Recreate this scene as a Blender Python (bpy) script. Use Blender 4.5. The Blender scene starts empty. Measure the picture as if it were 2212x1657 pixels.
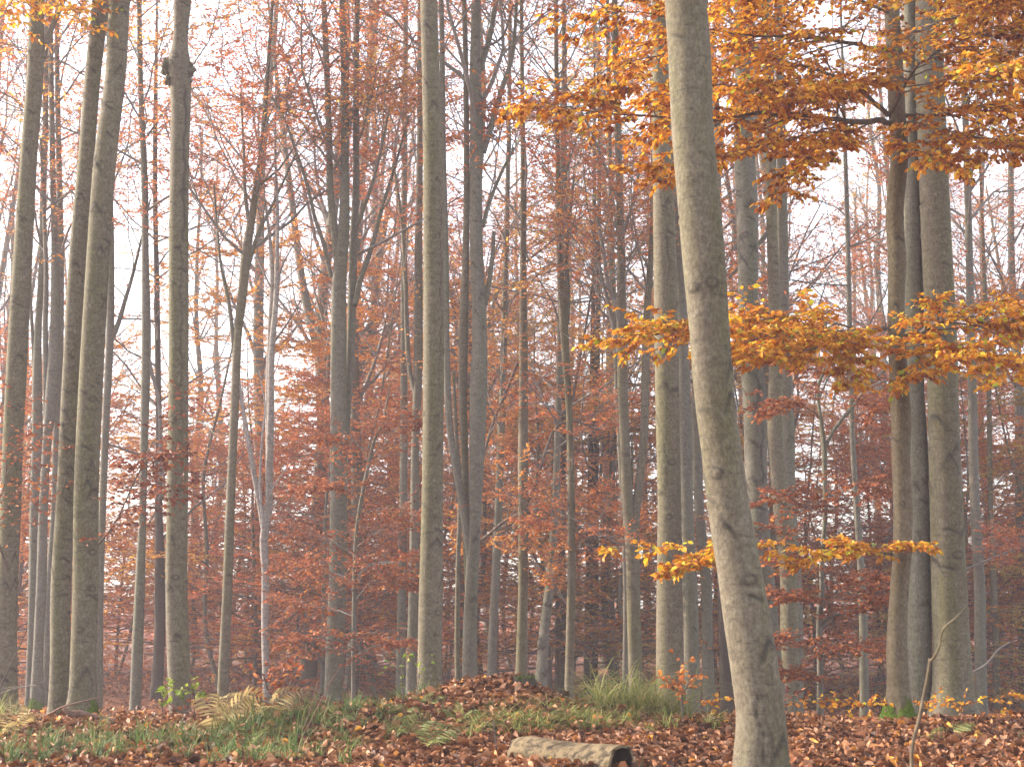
import bpy, math
import numpy as np
from mathutils import Vector

C = bpy.context.scene.collection
R = np.random.default_rng
F, CU, CV = 3039.0, 1106.0, 828.5           # focal length and centre of the photograph, in its pixels
PITCH = math.radians(8.8)
CAM = np.array([0., 0., 1.2])
UP = np.array([0., 0., 1.])
cp, sp = math.cos(PITCH), math.sin(PITCH)

def at(u, v, Y):
    dx, dy = (u-CU)/F, (CV-v)/F
    d = np.array([dx, cp-dy*sp, sp+dy*cp])
    return CAM + d*(Y/d[1])

def depth(v, Y):
    return Y/(cp-(CV-v)/F*sp)

def sstep(a, b, x):
    t = np.clip((np.asarray(x, float)-a)/(b-a), 0, 1)
    return t*t*(3-2*t)

def gz(x, y):
    """height of the forest floor"""
    x = np.asarray(x, float); y = np.asarray(y, float)
    sl = 0.094-0.024*sstep(-1.5, -5, x)
    yy = np.minimum(y, 27)
    z = -sl*np.maximum(yy-14.0, 0)*sstep(13.6, 16.5, yy)-0.012*np.maximum(y-27, 0)
    z = z+0.0006*np.maximum(y-70, 0)**2
    # mound of leaves, with a broad swell round it
    sx = np.where(x < -0.1, 0.80, 0.50)
    z = z+0.215*np.exp(-(((x+0.1)/sx)**2)**1.5-((y-14.1)/0.7)**2)
    z = z+0.15*np.exp(-((x+0.55)/1.75)**4-((y-13.9)/1.5)**2)
    z = z+0.07*np.exp(-((x-1.3)/0.6)**2-((y-13.6)/0.9)**2)
    z = z+0.06*np.exp(-((x+2.2)/0.7)**2-((y-13.2)/1.0)**2)
    near = np.exp(-((y-12)/7)**2)
    z = z+near*(0.018*np.sin(2.1*x+.6*y)+0.014*np.sin(3.7*x-1.9*y+1)+.01*np.sin(6.1*x+4.2*y))
    z = z+(1-near)*(0.10*np.sin(.31*x+.2*y)+0.07*np.sin(.53*x-.41*y+2))*sstep(18, 34, y)
    return z

def unit(a):
    return a/np.maximum(np.linalg.norm(a, axis=-1, keepdims=True), 1e-9)

# ------------------------------------------------------------------ materials
def nodes(name):
    m = bpy.data.materials.new(name); m.use_nodes = True
    nt = m.node_tree; nt.nodes.clear()
    return m, nt

def N(nt, kind, ins=None, **kw):
    n = nt.nodes.new(kind)
    for k, v in kw.items(): setattr(n, k, v)
    for k, v in (ins or {}).items():
        s = n.inputs[k]
        if hasattr(v, 'is_linked') and hasattr(v, 'node'): nt.links.new(v, s)
        else: s.default_value = v
    return n

def ramp(nt, fac, stops, interp='LINEAR'):
    n = nt.nodes.new('ShaderNodeValToRGB'); n.color_ramp.interpolation = interp
    e = n.color_ramp.elements
    while len(e) < len(stops): e.new(0.5)
    for el, (p, c) in zip(e, stops):
        el.position = p; el.color = (*c, 1) if len(c) == 3 else c
    nt.links.new(fac, n.inputs[0])
    return n.outputs[0]

def mix(nt, fac, a, b, mode='MIX'):
    n = nt.nodes.new('ShaderNodeMix'); n.data_type = 'RGBA'; n.blend_type = mode
    for s, v in ((n.inputs[0], fac), (n.inputs[6], a), (n.inputs[7], b)):
        if hasattr(v, 'node'): nt.links.new(v, s)
        else: s.default_value = (*v, 1) if isinstance(v, tuple) and len(v) == 3 else v
    return n.outputs[2]

def obj_coords(nt, scale, offs=1):
    tc = N(nt, 'ShaderNodeTexCoord').outputs['Object']
    oi = N(nt, 'ShaderNodeObjectInfo').outputs['Random']
    mu = N(nt, 'ShaderNodeMath', {0: oi, 1: 97.0*offs}, operation='MULTIPLY').outputs[0]
    ad = N(nt, 'ShaderNodeVectorMath', {0: tc, 1: mu}, operation='ADD').outputs[0]
    return N(nt, 'ShaderNodeMapping', {0: ad, 3: scale}).outputs[0]

def noise(nt, vec, scale, detail=3, rough=.55):
    return N(nt, 'ShaderNodeTexNoise', {'Vector': vec, 'Scale': scale, 'Detail': detail, 'Roughness': rough}).outputs[0]

def bark(name, a, b, green, pale, gfac=.6, line=.35, bump=.5):
    m, nt = nodes(name)
    big = noise(nt, obj_coords(nt, (2.2, 2.2, .3)), 1.2, 4, .6)
    col = mix(nt, ramp(nt, big, [(.30, (0, 0, 0)), (.70, (1, 1, 1))]), a, b)
    g = noise(nt, obj_coords(nt, (3.5, 3.5, .35), .7), 1.1, 5, .6)
    col = mix(nt, ramp(nt, g, [(.44, (0, 0, 0)), (.62, (gfac,)*3)]), col, green)
    l = noise(nt, obj_coords(nt, (11, 11, 7), .4), 1.6, 6, .75)
    col = mix(nt, ramp(nt, l, [(.57, (0, 0, 0)), (.70, (.55,)*3)]), col, pale)
    lin = noise(nt, obj_coords(nt, (3.2, 3.2, 15)), 1.6, 5, .7)
    lf = ramp(nt, lin, [(.34, (1, 1, 1)), (.45, (0, 0, 0))])
    lm = N(nt, 'ShaderNodeMath', {0: lf, 1: line}, operation='MULTIPLY').outputs[0]
    col = mix(nt, lm, col, (.035, .03, .024))
    fine = noise(nt, obj_coords(nt, (1, 1, .6)), 45, 4, .75)
    col = mix(nt, .75, col, ramp(nt, fine, [(.32, (.45,)*3), (.68, (1.5,)*3)]), 'MULTIPLY')
    mot = noise(nt, obj_coords(nt, (1, 1, 1.3), .3), 11, 5, .7)
    col = mix(nt, .5, col, ramp(nt, mot, [(.36, (.70, .64, .61)), (.66, (1.3, 1.28, 1.25))]), 'MULTIPLY')
    mk = N(nt, 'ShaderNodeAttribute', attribute_name='mark').outputs['Fac']
    mk = N(nt, 'ShaderNodeMath', {0: mk, 1: .95}, operation='MULTIPLY').outputs[0]
    col = mix(nt, mk, col, (.03, .024, .019))
    h = N(nt, 'ShaderNodeMath', {0: lin, 1: fine}, operation='ADD').outputs[0]
    bp = N(nt, 'ShaderNodeBump', {'Height': h, 'Strength': bump, 'Distance': .012}).outputs[0]
    p = N(nt, 'ShaderNodeBsdfPrincipled', {'Base Color': col, 'Roughness': .88, 'Specular IOR Level': .25, 'Normal': bp})
    o = N(nt, 'ShaderNodeOutputMaterial', {0: p.outputs[0]})
    return m

def leaf_mat(name, stops, trans=.4, rough=.6, spec=.25, tint=.0):
    m, nt = nodes(name)
    g = N(nt, 'ShaderNodeNewGeometry').outputs['Random Per Island']
    col = ramp(nt, g, stops)
    tc = N(nt, 'ShaderNodeTexCoord').outputs['Object']
    cl = noise(nt, tc, .9, 2)
    col = mix(nt, .7, col, ramp(nt, cl, [(.33, (.62, .56, .56)), (.66, (1.25, 1.3, 1.25))]), 'MULTIPLY')
    if tint:
        oi = N(nt, 'ShaderNodeObjectInfo').outputs['Random']
        col = mix(nt, 1.0, col, ramp(nt, oi, [(0, (.85, .78, .95)), (.5, (1, 1, 1)), (.85, (1.1, 1.3, 1.05)), (1, (1.05, 1.7, 1.2))]), 'MULTIPLY')
    p = N(nt, 'ShaderNodeBsdfPrincipled', {'Base Color': col, 'Roughness': rough, 'Specular IOR Level': spec})
    t = N(nt, 'ShaderNodeBsdfTranslucent', {0: col})
    x = N(nt, 'ShaderNodeMixShader', {0: trans, 1: p.outputs[0], 2: t.outputs[0]})
    N(nt, 'ShaderNodeOutputMaterial', {0: x.outputs[0]})
    return m

def plain(name, stops, scale=(8, 8, 8), sc=1.0, rough=.85, bump=.4, dist=.01):
    m, nt = nodes(name)
    n = noise(nt, obj_coords(nt, scale), sc, 6, .65)
    col = ramp(nt, n, stops)
    bp = N(nt, 'ShaderNodeBump', {'Height': n, 'Strength': bump, 'Distance': dist}).outputs[0]
    p = N(nt, 'ShaderNodeBsdfPrincipled', {'Base Color': col, 'Roughness': rough, 'Specular IOR Level': .2, 'Normal': bp})
    N(nt, 'ShaderNodeOutputMaterial', {0: p.outputs[0]})
    return m

M = {}
M['bark'] = bark('beech_bark', (.095, .078, .053), (.135, .117, .084), (.085, .083, .030), (.215, .20, .165), .6, .6)
M['bark_young'] = bark('young_beech_bark', (.095, .072, .046), (.135, .108, .072), (.085, .077, .034), (.17, .15, .12), .5, .3)
M['bark_far'] = bark('grey_beech_bark', (.095, .086, .068), (.130, .120, .097), (.092, .094, .052), (.175, .17, .15), .6, .3)
M['bark_pale'] = bark('pale_dead_bark', (.22, .195, .18), (.29, .265, .25), (.15, .14, .10), (.36, .34, .33), .3, .5)
M['bark_dark'] = bark('dark_conifer_bark', (.035, .024, .019), (.055, .04, .032), (.045, .04, .022), (.075, .062, .05), .4, .5, .8)
M['twig'] = plain('twig_bark', [(.3, (.06, .042, .035)), (.7, (.13, .105, .09))])
M['twig_grey'] = plain('grey_branch_bark', [(.3, (.10, .085, .075)), (.7, (.19, .17, .15))])
M['moss'] = plain('moss', [(.3, (.03, .055, .006)), (.55, (.10, .16, .012)), (.8, (.18, .24, .03))], (22, 22, 22), 2.0, .95, 1.0, .02)
RUSSET = [(0, (.30, .075, .036)), (.3, (.50, .140, .054)), (.6, (.62, .190, .066)), (.85, (.67, .26, .075)), (1, (.70, .38, .10))]
ORANGE = [(0, (.40, .12, .032)), (.35, (.56, .20, .045)), (.7, (.65, .28, .06)), (1, (.68, .38, .09))]
GOLD = [(0, (.34, .17, .035)), (.5, (.52, .29, .06)), (.8, (.42, .34, .09)), (1, (.30, .30, .07))]
DULLRED = [(0, (.10, .03, .022)), (.4, (.19, .06, .04)), (.8, (.28, .09, .05)), (1, (.42, .16, .06))]
M['leaf_russet'] = leaf_mat('russet_leaves', RUSSET, .55, tint=1)
M['leaf_orange'] = leaf_mat('orange_leaves', ORANGE, .55, tint=1)
M['leaf_gold'] = leaf_mat('golden_leaves', GOLD, .45)
M['leaf_dull'] = leaf_mat('dull_red_leaves', DULLRED, .3)
M['leaf_dull2'] = leaf_mat('rust_red_leaves', [(0, (.16, .045, .025)), (.4, (.30, .085, .038)), (.8, (.40, .13, .05)), (1, (.52, .22, .06))], .35)
M['leaf_bright'] = leaf_mat('bright_orange_leaves', [(0, (.13, .035, .010)), (.18, (.32, .085, .010)), (.40, (.54, .19, .012)), (.66, (.68, .30, .016)), (.87, (.76, .43, .03)), (.965, (.78, .50, .05)), (.98, (.42, .46, .03)), (1, (.35, .42, .03))], .42, .5, .35)
M['leaf_yellow'] = leaf_mat('yellow_orange_leaves', [(0, (.26, .07, .012)), (.25, (.52, .17, .014)), (.6, (.70, .32, .018)), (.86, (.76, .45, .03)), (.94, (.6, .52, .04)), (1, (.30, .40, .03))], .42, .5, .35)
M['leaf_green'] = leaf_mat('fresh_green_leaves', [(0, (.12, .18, .02)), (.6, (.22, .30, .03)), (1, (.36, .36, .06))], .45)
M['leaf_olive'] = leaf_mat('olive_leaves', [(0, (.10, .13, .03)), (.7, (.24, .26, .06)), (1, (.34, .30, .09))], .4)
M['litter'] = leaf_mat('fallen_leaves', [(0, (.05, .019, .010)), (.2, (.12, .043, .018)), (.5, (.24, .088, .034)), (.75, (.33, .14, .062)), (.94, (.42, .23, .135)), (.98, (.54, .20, .03)), (1, (.6, .30, .04))], .15, .6, .25)
M['grass'] = leaf_mat('grass_blades', [(0, (.04, .075, .02)), (.5, (.085, .14, .035)), (.8, (.15, .20, .055)), (1, (.36, .32, .15))], .35)
M['grass_pale'] = leaf_mat('pale_grass_blades', [(0, (.09, .14, .028)), (.45, (.22, .26, .06)), (.75, (.38, .36, .12)), (1, (.52, .42, .21))], .4)
M['fern_dry'] = leaf_mat('dry_fern', [(0, (.32, .24, .10)), (.6, (.48, .37, .18)), (1, (.36, .31, .13))], .4)
M['fern_green'] = leaf_mat('green_fern', [(0, (.13, .16, .05)), (.6, (.25, .26, .085)), (1, (.40, .36, .14))], .4)
M['log'] = plain('weathered_wood', [(.34, (.012, .009, .006)), (.44, (.07, .05, .028)), (.54, (.17, .125, .072)), (.64, (.10, .07, .035)), (.74, (.045, .05, .016))], (2.2, 16, 16), 1.0, .85, .9, .02)
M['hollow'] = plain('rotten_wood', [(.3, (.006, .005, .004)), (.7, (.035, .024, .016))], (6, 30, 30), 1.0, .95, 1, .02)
M['deadwood'] = plain('dead_wood', [(.3, (.09, .045, .03)), (.7, (.22, .13, .095))], (20, 20, 20), 1.0)

m, nt = nodes('forest_floor')
tc = N(nt, 'ShaderNodeTexCoord').outputs['Object']
vo = N(nt, 'ShaderNodeTexVoronoi', {'Vector': tc, 'Scale': 17.0})
c1 = ramp(nt, N(nt, 'ShaderNodeSeparateColor', {0: vo.outputs['Color']}).outputs[0], [(0, (.08, .035, .02)), (.5, (.20, .08, .04)), (1, (.30, .13, .07))])
c2 = ramp(nt, noise(nt, tc, .35, 4), [(.3, (.6, .6, .6)), (.7, (1.15, 1.1, 1.05))])
cc = mix(nt, 1.0, c1, c2, 'MULTIPLY')
bp = N(nt, 'ShaderNodeBump', {'Height': vo.outputs['Distance'], 'Strength': .8, 'Distance': .04}).outputs[0]
N(nt, 'ShaderNodeOutputMaterial', {0: N(nt, 'ShaderNodeBsdfPrincipled', {'Base Color': cc, 'Roughness': .9, 'Specular IOR Level': .2, 'Normal': bp}).outputs[0]})
M['floor'] = m

# ------------------------------------------------------------------ mesh helpers
def mesh(name, V, faces, mat, smooth=True, attr=None):
    """faces: list of int arrays (n,3) or (n,4)"""
    me = bpy.data.meshes.new(name)
    V = np.ascontiguousarray(V, np.float32)
    me.vertices.add(len(V)); me.vertices.foreach_set('co', V.ravel())
    faces = [f for f in faces if len(f)]
    li = np.concatenate([f.ravel() for f in faces]).astype(np.int32)
    tot = np.concatenate([np.full(len(f), f.shape[1]) for f in faces]).astype(np.int32)
    st = np.concatenate([[0], np.cumsum(tot)[:-1]]).astype(np.int32)
    me.loops.add(len(li)); me.loops.foreach_set('vertex_index', li)
    me.polygons.add(len(tot)); me.polygons.foreach_set('loop_start', st)
    me.polygons.foreach_set('use_smooth', np.full(len(tot), smooth))
    if attr is not None:
        a = me.attributes.new('mark', 'FLOAT', 'POINT'); a.data.foreach_set('value', np.ascontiguousarray(attr, np.float32))
    me.update(calc_edges=True)
    me.materials.append(mat)
    return me

def link(name, data, parent=None, loc=(0, 0, 0)):
    o = bpy.data.objects.new(name, data); C.objects.link(o)
    o.location = loc
    if parent is not None: o.parent = parent
    return o

def tag(o, label, cat, group=None):
    o['label'] = label; o['category'] = cat
    if group: o['group'] = group
    return o

def thing(name, loc, label, cat, group=None):
    return tag(link(name, None, None, tuple(loc)), label, cat, group)

class Geo:
    """collects pieces (world or local coordinates) into one mesh"""
    def __init__(s): s.V = []; s.f3 = []; s.f4 = []; s.n = 0; s.a = []
    def add(s, V, f4=None, f3=None, a=None):
        if f4 is not None and len(f4): s.f4.append(np.asarray(f4)+s.n)
        if f3 is not None and len(f3): s.f3.append(np.asarray(f3)+s.n)
        s.V.append(np.asarray(V, float)); s.n += len(V)
        s.a.append(np.zeros(len(V)) if a is None else a)
        return s
    def build(s, name, mat, parent=None, base=(0, 0, 0), smooth=True, loc=(0, 0, 0)):
        if not s.n: return None
        V = np.concatenate(s.V)-np.asarray(base)
        fs = ([np.concatenate(s.f4)] if s.f4 else [])+([np.concatenate(s.f3)] if s.f3 else [])
        return link(name, mesh(name, V, fs, mat, smooth, np.concatenate(s.a)), parent, loc)

def frames(pts):
    T = unit(np.gradient(pts, axis=-2))
    mt = np.abs(unit(pts[..., -1, :]-pts[..., 0, :])[..., 2])
    ref = np.where((mt > .75)[..., None, None], np.array([1., 0, 0]), UP)
    S = unit(np.cross(T, np.broadcast_to(ref, T.shape)))
    return T, S, np.cross(S, T)

def tubes(g, pts, r0, r1, sides=4, p=1.0):
    """many polylines (m,k,3) as thin tapered tubes"""
    if not len(pts): return
    m, k = pts.shape[:2]
    T, S, B = frames(pts)
    r = r0[:, None]+(r1-r0)[:, None]*np.linspace(0, 1, k)[None]**p
    th = np.arange(sides)*2*np.pi/sides
    V = pts[:, :, None]+r[:, :, None, None]*(np.cos(th)[:, None]*S[:, :, None]+np.sin(th)[:, None]*B[:, :, None])
    i = np.arange(m)[:, None, None]*k*sides; j = np.arange(k-1)[None, :, None]*sides; s = np.arange(sides)[None, None]
    s2 = (s+1) % sides
    q = np.stack([i+j+s, i+j+s2, i+j+sides+s2, i+j+sides+s], -1).reshape(-1, 4)
    g.add(V.reshape(-1, 3), f4=q)

def resample(P, w, step):
    """smooth curve through points P with values w, sampled every step"""
    P = np.asarray(P, float); w = np.asarray(w, float)
    d = np.concatenate([[0], np.cumsum(np.linalg.norm(np.diff(P, axis=0), axis=1))])
    n = max(int(d[-1]/step), 3)
    t = np.linspace(0, d[-1], n+1)
    X = np.column_stack([P, w])
    if len(P) > 2:
        mt = np.gradient(X, d, axis=0)
        i = np.clip(np.searchsorted(d, t, 'right')-1, 0, len(d)-2)
        h = (d[i+1]-d[i])[:, None]; s = ((t-d[i])/(d[i+1]-d[i]))[:, None]
        out = (2*s**3-3*s**2+1)*X[i]+(s**3-2*s**2+s)*h*mt[i]+(-2*s**3+3*s**2)*X[i+1]+(s**3-s**2)*h*mt[i+1]
    else:
        out = np.stack([np.interp(t, d, X[:, c]) for c in range(4)], 1)
    return out[:, :3], out[:, 3]

GRID = [None, None, None]
def trunk_tube(g, P, r, sides, rng, step=.05, lump=.025, scars=0, ground=None, flare=0., wounds=()):
    """one stem: irregular section, eyebrow scars, root flare"""
    pts, rad = resample(P, r, step)
    n = len(pts)
    T, S, B = frames(pts[None]); S, B = S[0], B[0]
    th = np.arange(sides)*2*np.pi/sides
    z = pts[:, 2]
    TH, Z = np.meshgrid(th, z)
    ph = rng.uniform(0, 6.28, 8)
    k = 1+lump*(np.sin(2*TH+ph[0]+.9*Z)+.7*np.sin(3*TH+ph[1]-1.7*Z)+.5*np.sin(5*TH+ph[2]+2.9*Z)*np.sin(Z*1.7+ph[3])+.6*np.sin(2.3*Z+ph[4])*np.sin(TH+ph[5]))
    if ground is not None and flare > 0:
        h = np.maximum(Z-ground, 0)
        k = k+flare*np.exp(-h/.16)*(.55+.6*np.maximum(np.cos(4*TH+ph[6]), -.3)+.3*np.cos(3*TH+ph[7]))
    rr = rad[:, None]*k
    mark = np.zeros_like(TH)
    top = min(z.max(), 12.)
    for _ in range(int(scars*2.2)):
        t0 = rng.uniform(-math.pi, math.pi); z0 = rng.uniform(z.min(), top); w = rng.uniform(.35, .85)
        kind = rng.random(); rm = float(np.mean(rad))
        ii = np.where(np.abs(z-z0) < .25+6*rm)[0]
        if not len(ii): continue
        sl = slice(ii[0], ii[-1]+1)
        th_, z_ = TH[sl], Z[sl]
        d = (th_-t0+math.pi) % (2*math.pi)-math.pi
        if kind < .5:         # an arched eyebrow over an old branch
            zc = z0-rm*rng.uniform(.7, 1.7)*np.abs(d/w)**1.5+.012*np.sin(9*d+z0*7)
            b = np.exp(-((z_-zc)/(.013+.026*rm/.2))**2)*np.exp(-(d/w)**6)
            eye = np.exp(-((z_-(z0-.28*rm))/(.20*rm))**2-(d/(w*.38))**2)
            mk = np.maximum(1.0*b, .55*eye)
            dr = rm*(.06*np.exp(-((z_-zc+.03)/.03)**2)*np.exp(-(d/w)**6)-.05*b+.05*eye)
        elif kind < .82:      # a short wrinkle across
            b = np.exp(-((z_-z0-.02*np.sin(d*5))/.017)**2)*np.exp(-(d/(w*.8))**6)
            mk = .95*b; dr = -rm*.06*b+rm*.05*np.exp(-((z_-z0+.03)/.02)**2)*np.exp(-(d/w)**6)
        else:                 # a knob
            e = np.exp(-((z_-z0)/(.24*rm))**2-(d/.27)**2)
            ring = np.exp(-(((np.sqrt(((z_-z0)/(.27*rm))**2+(d/.30)**2))-1)/.32)**2)
            mk = .85*ring; dr = rm*.10*e
        mark[sl] = np.maximum(mark[sl], mk); rr[sl] += dr
    for (t0, z0, z1, wt, dark, push) in wounds:   # long cracks: angle, from, to, width, darkness, depth
        s = np.clip((Z-z0)/max(z1-z0, .01), 0, 1)
        tc_ = t0+.12*np.sin(Z*9)+.06*np.sin(Z*23)
        d = (TH+tc_-7.854+math.pi) % (2*math.pi)-math.pi
        b = np.exp(-(d/wt)**2)*sstep(z0-.05, z0+.05, Z)*(1-sstep(z1-.05, z1+.05, Z))
        mark = np.maximum(mark, dark*b); rr = rr+push*b
    V = pts[:, None]+rr[:, :, None]*(np.cos(TH)[..., None]*S[:, None]+np.sin(TH)[..., None]*B[:, None])
    i = np.arange(n-1)[:, None]*sides; s = np.arange(sides)[None]; s2 = (s+1) % sides
    q = np.stack([i+s, i+s2, i+sides+s2, i+sides+s], -1).reshape(-1, 4)
    GRID[:] = [V, TH, Z]
    V = V.reshape(-1, 3)
    cap = len(V)
    V = np.vstack([V, pts[-1]])
    e = (n-1)*sides
    f3 = np.stack([e+np.arange(sides), e+(np.arange(sides)+1) % sides, np.full(sides, cap)], -1)
    g.add(V, f4=q, f3=f3, a=np.append(mark.ravel(), .5))
    return pts, rad

# ------------------------------------------------------------------ branching
def polys(rng, P, D, L, K=5, wob=.14, trop=0.):
    m = len(P); out = np.empty((m, K, 3)); out[:, 0] = P; d = unit(D)
    seg = (L/(K-1))[:, None]
    for k in range(1, K):
        d = d+rng.normal(0, wob, (m, 3)); d[:, 2] += trop; d = unit(d)
        out[:, k] = out[:, k-1]+d*seg
    return out

def kids(rng, pts, L, r, c, t0=.2, t1=1., ang=50, angj=10, flat=.3, ratio=.5, taper=.55, even=False):
    m, K = pts.shape[:2]
    idx = np.repeat(np.arange(m), c); j = np.tile(np.arange(c), m)
    t = t0+(t1-t0)*(j+rng.random(m*c))/c
    f = t*(K-1); i = np.clip(f.astype(int), 0, K-2); w = (f-i)[:, None]
    a, b = pts[idx, i], pts[idx, i+1]
    T = unit(b-a); S = unit(np.cross(T, UP)+1e-4); B = np.cross(S, T)
    sg = np.where((j+rng.integers(0, 2, m)[idx]) % 2 == 0, 1., -1.)
    e = rng.normal(0, flat, m*c)
    side = S*(sg*np.cos(e))[:, None]+B*np.sin(e)[:, None]
    an = np.radians(ang+rng.normal(0, angj, m*c))[:, None]
    D = T*np.cos(an)+side*np.sin(an)
    ln = L[idx]*ratio*(1-taper*t)*rng.uniform(.7, 1.25, m*c)
    return a+(b-a)*w, D, ln, np.maximum(r[idx]*(1-.75*t)*.55, .0022)

LEAF1 = (np.array([[0, 0, 0], [.48, .30, .05], [1, 0, -.06], [.48, -.30, .05]]), np.array([[0, 3, 2, 1]]), None)
LEAF6 = (np.array([[0, 0, 0], [.27, .25, .06], [.30, 0, 0], [.27, -.25, .06], [.62, .27, .05], [.65, 0, -.03], [.62, -.27, .05], [1, 0, -.13]]),
         np.array([[1, 2, 5, 4], [2, 3, 6, 5]]), np.array([[0, 2, 1], [0, 3, 2], [4, 5, 7], [5, 6, 7]]))

def leaves(g, P, A, Nn, L, tmpl, rng, curl=.0, wid=1.0):
    m = len(P)
    if not m: return
    A = unit(A); Sd = unit(np.cross(Nn, A)); Nn = np.cross(A, Sd)
    t, f4, f3 = tmpl; k = len(t)
    x = t[:, 0][None]; y = t[:, 1][None]*wid*rng.uniform(.8, 1.2, (m, 1)); zz = t[:, 2][None]*np.ones((m, 1))
    if curl:
        c = rng.normal(.2, .6, (m, 1))*curl; c2 = rng.normal(.5, .9, (m, 1))*curl
        zz = zz+c*(x-.5)**2*2-c*.3+c2*np.abs(y)*1.2
    V = P[:, None]+L[:, None, None]*(x[..., None]*A[:, None]+y[..., None]*Sd[:, None]+zz[..., None]*Nn[:, None])
    o = np.arange(m)[:, None, None]*k
    g.add(V.reshape(-1, 3), f4=(o+f4[None]).reshape(-1, 4), f3=None if f3 is None else (o+f3[None]).reshape(-1, 3))

def leaves_on(g, rng, tw, n, size, tmpl=LEAF1, jit=.4, droop=.25, curl=0., t0=.1, keep=1.0, wid=1.):
    """n leaves alternating along every twig"""
    m, K = tw.shape[:2]
    if not m: return
    idx = np.repeat(np.arange(m), n); j = np.tile(np.arange(n), m)
    t = t0+(1-t0)*(j+rng.random(m*n)*.8)/n
    if keep < 1:
        kk = rng.random(m*n) < keep; idx, j, t = idx[kk], j[kk], t[kk]
    q = len(idx)
    f = t*(K-1); i = np.clip(f.astype(int), 0, K-2)
    a, b = tw[idx, i], tw[idx, i+1]
    T = unit(b-a); P = a+(b-a)*(f-i)[:, None]
    S = unit(np.cross(T, UP)+1e-4)
    sg = np.where(j % 2 == 0, 1., -1.)
    an = np.radians(48+rng.normal(0, 16, q))*np.where(j == n-1, .2, 1)
    A = T*np.cos(an)[:, None]+S*(sg*np.sin(an))[:, None]
    A[:, 2] -= droop*rng.uniform(.2, 1.6, q)
    Nn = UP+rng.normal(0, jit, (q, 3))
    leaves(g, P, A, Nn, size*rng.uniform(.7, 1.2, q), tmpl, rng, curl, wid)

def crown(rng, P, D, L, r, gb, gl, size=.09, n2=7, n3=6, nl=11, flat=.45, trop=.05, wob=.13, ang=46, keep=1.0, tmin=.25):
    """limbs -> branches -> twigs -> leaves"""
    a = polys(rng, P, D, L, 7, wob, trop); tubes(gb, a, r, np.maximum(r*.25, .006), 5)
    P, D, L2, r2 = kids(rng, a, L, r, n2, tmin, 1, ang, 10, flat, .62, .5)
    b = polys(rng, P, D, L2, 5, wob, trop*.4); tubes(gb, b, r2, np.maximum(r2*.3, .0035), 4)
    P, D, L3, r3 = kids(rng, b, L2, r2, n3, .12, 1, 46, 12, flat*.7, .55, .4)
    L3 = np.maximum(L3, .25)
    c = polys(rng, P, D, L3, 4, .12, 0.); tubes(gb, c, np.full(len(c), .004), np.full(len(c), .002), 3)
    leaves_on(gl, rng, c, nl, size, keep=keep)

# ------------------------------------------------------------------ world, camera, light
sc = bpy.context.scene
SUN_AZ, SUN_EL = math.radians(-72), math.radians(24)       # azimuth from +Y towards +X
w = bpy.data.worlds.new('World'); sc.world = w; w.use_nodes = True
nt = w.node_tree; nt.nodes.clear()
sky = N(nt, 'ShaderNodeTexSky', sky_type='NISHITA', sun_disc=False, sun_elevation=SUN_EL, sun_rotation=SUN_AZ % (2*math.pi), air_density=1.0, dust_density=1.6, ozone_density=1.0)
hs = N(nt, 'ShaderNodeHueSaturation', {'Saturation': .45, 'Color': sky.outputs[0]})
bg = N(nt, 'ShaderNodeBackground', {0: hs.outputs[0], 1: .15})
N(nt, 'ShaderNodeOutputWorld', {0: bg.outputs[0]})
sd = bpy.data.lights.new('sun', 'SUN'); sd.energy = 2.8; sd.angle = math.radians(.6); sd.color = (1, .86, .68)
so = link('sun', sd)
dirv = Vector((math.sin(SUN_AZ)*math.cos(SUN_EL), math.cos(SUN_AZ)*math.cos(SUN_EL), math.sin(SUN_EL)))
so.rotation_euler = dirv.to_track_quat('Z', 'Y').to_euler()
so.location = dirv*60
cd = bpy.data.cameras.new('camera'); cd.lens = 36*F/2212; cd.sensor_width = 36; cd.clip_end = 2000; cd.clip_start = .05
cd.dof.use_dof = True; cd.dof.focus_distance = 17; cd.dof.aperture_fstop = 4.5
co = link('camera', cd); co.location = CAM; co.rotation_euler = (math.pi/2+PITCH, 0, 0)
sc.camera = co
sc.view_settings.view_transform = 'Standard'; sc.view_settings.look = 'None'; sc.view_settings.gamma = 1
sc.view_settings.exposure = 2.15
sc.cycles.max_bounces = 8; sc.cycles.diffuse_bounces = 5; sc.cycles.glossy_bounces = 2; sc.cycles.transmission_bounces = 4
sc.cycles.volume_bounces = 1; sc.cycles.use_denoising = True; sc.cycles.use_adaptive_sampling = True; sc.cycles.adaptive_threshold = .02
sc.cycles.sample_clamp_indirect = 6
sc.render.threads_mode = 'AUTO'

m, nt = nodes('haze_air')
pv = N(nt, 'ShaderNodeVolumePrincipled', {'Color': (.90, .87, .97, 1), 'Density': .0016, 'Anisotropy': .2})
N(nt, 'ShaderNodeOutputMaterial', {1: pv.outputs[0]})
gx = np.array([[x, y, z] for x in (-90, 90) for y in (-45, 136) for z in (-5, 44)], float)
o = link('haze', mesh('haze', gx, [np.array([[0, 1, 3, 2], [4, 6, 7, 5], [0, 4, 5, 1], [2, 3, 7, 6], [0, 2, 6, 4], [1, 5, 7, 3]])], m, False))
o['kind'] = 'stuff'

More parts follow.
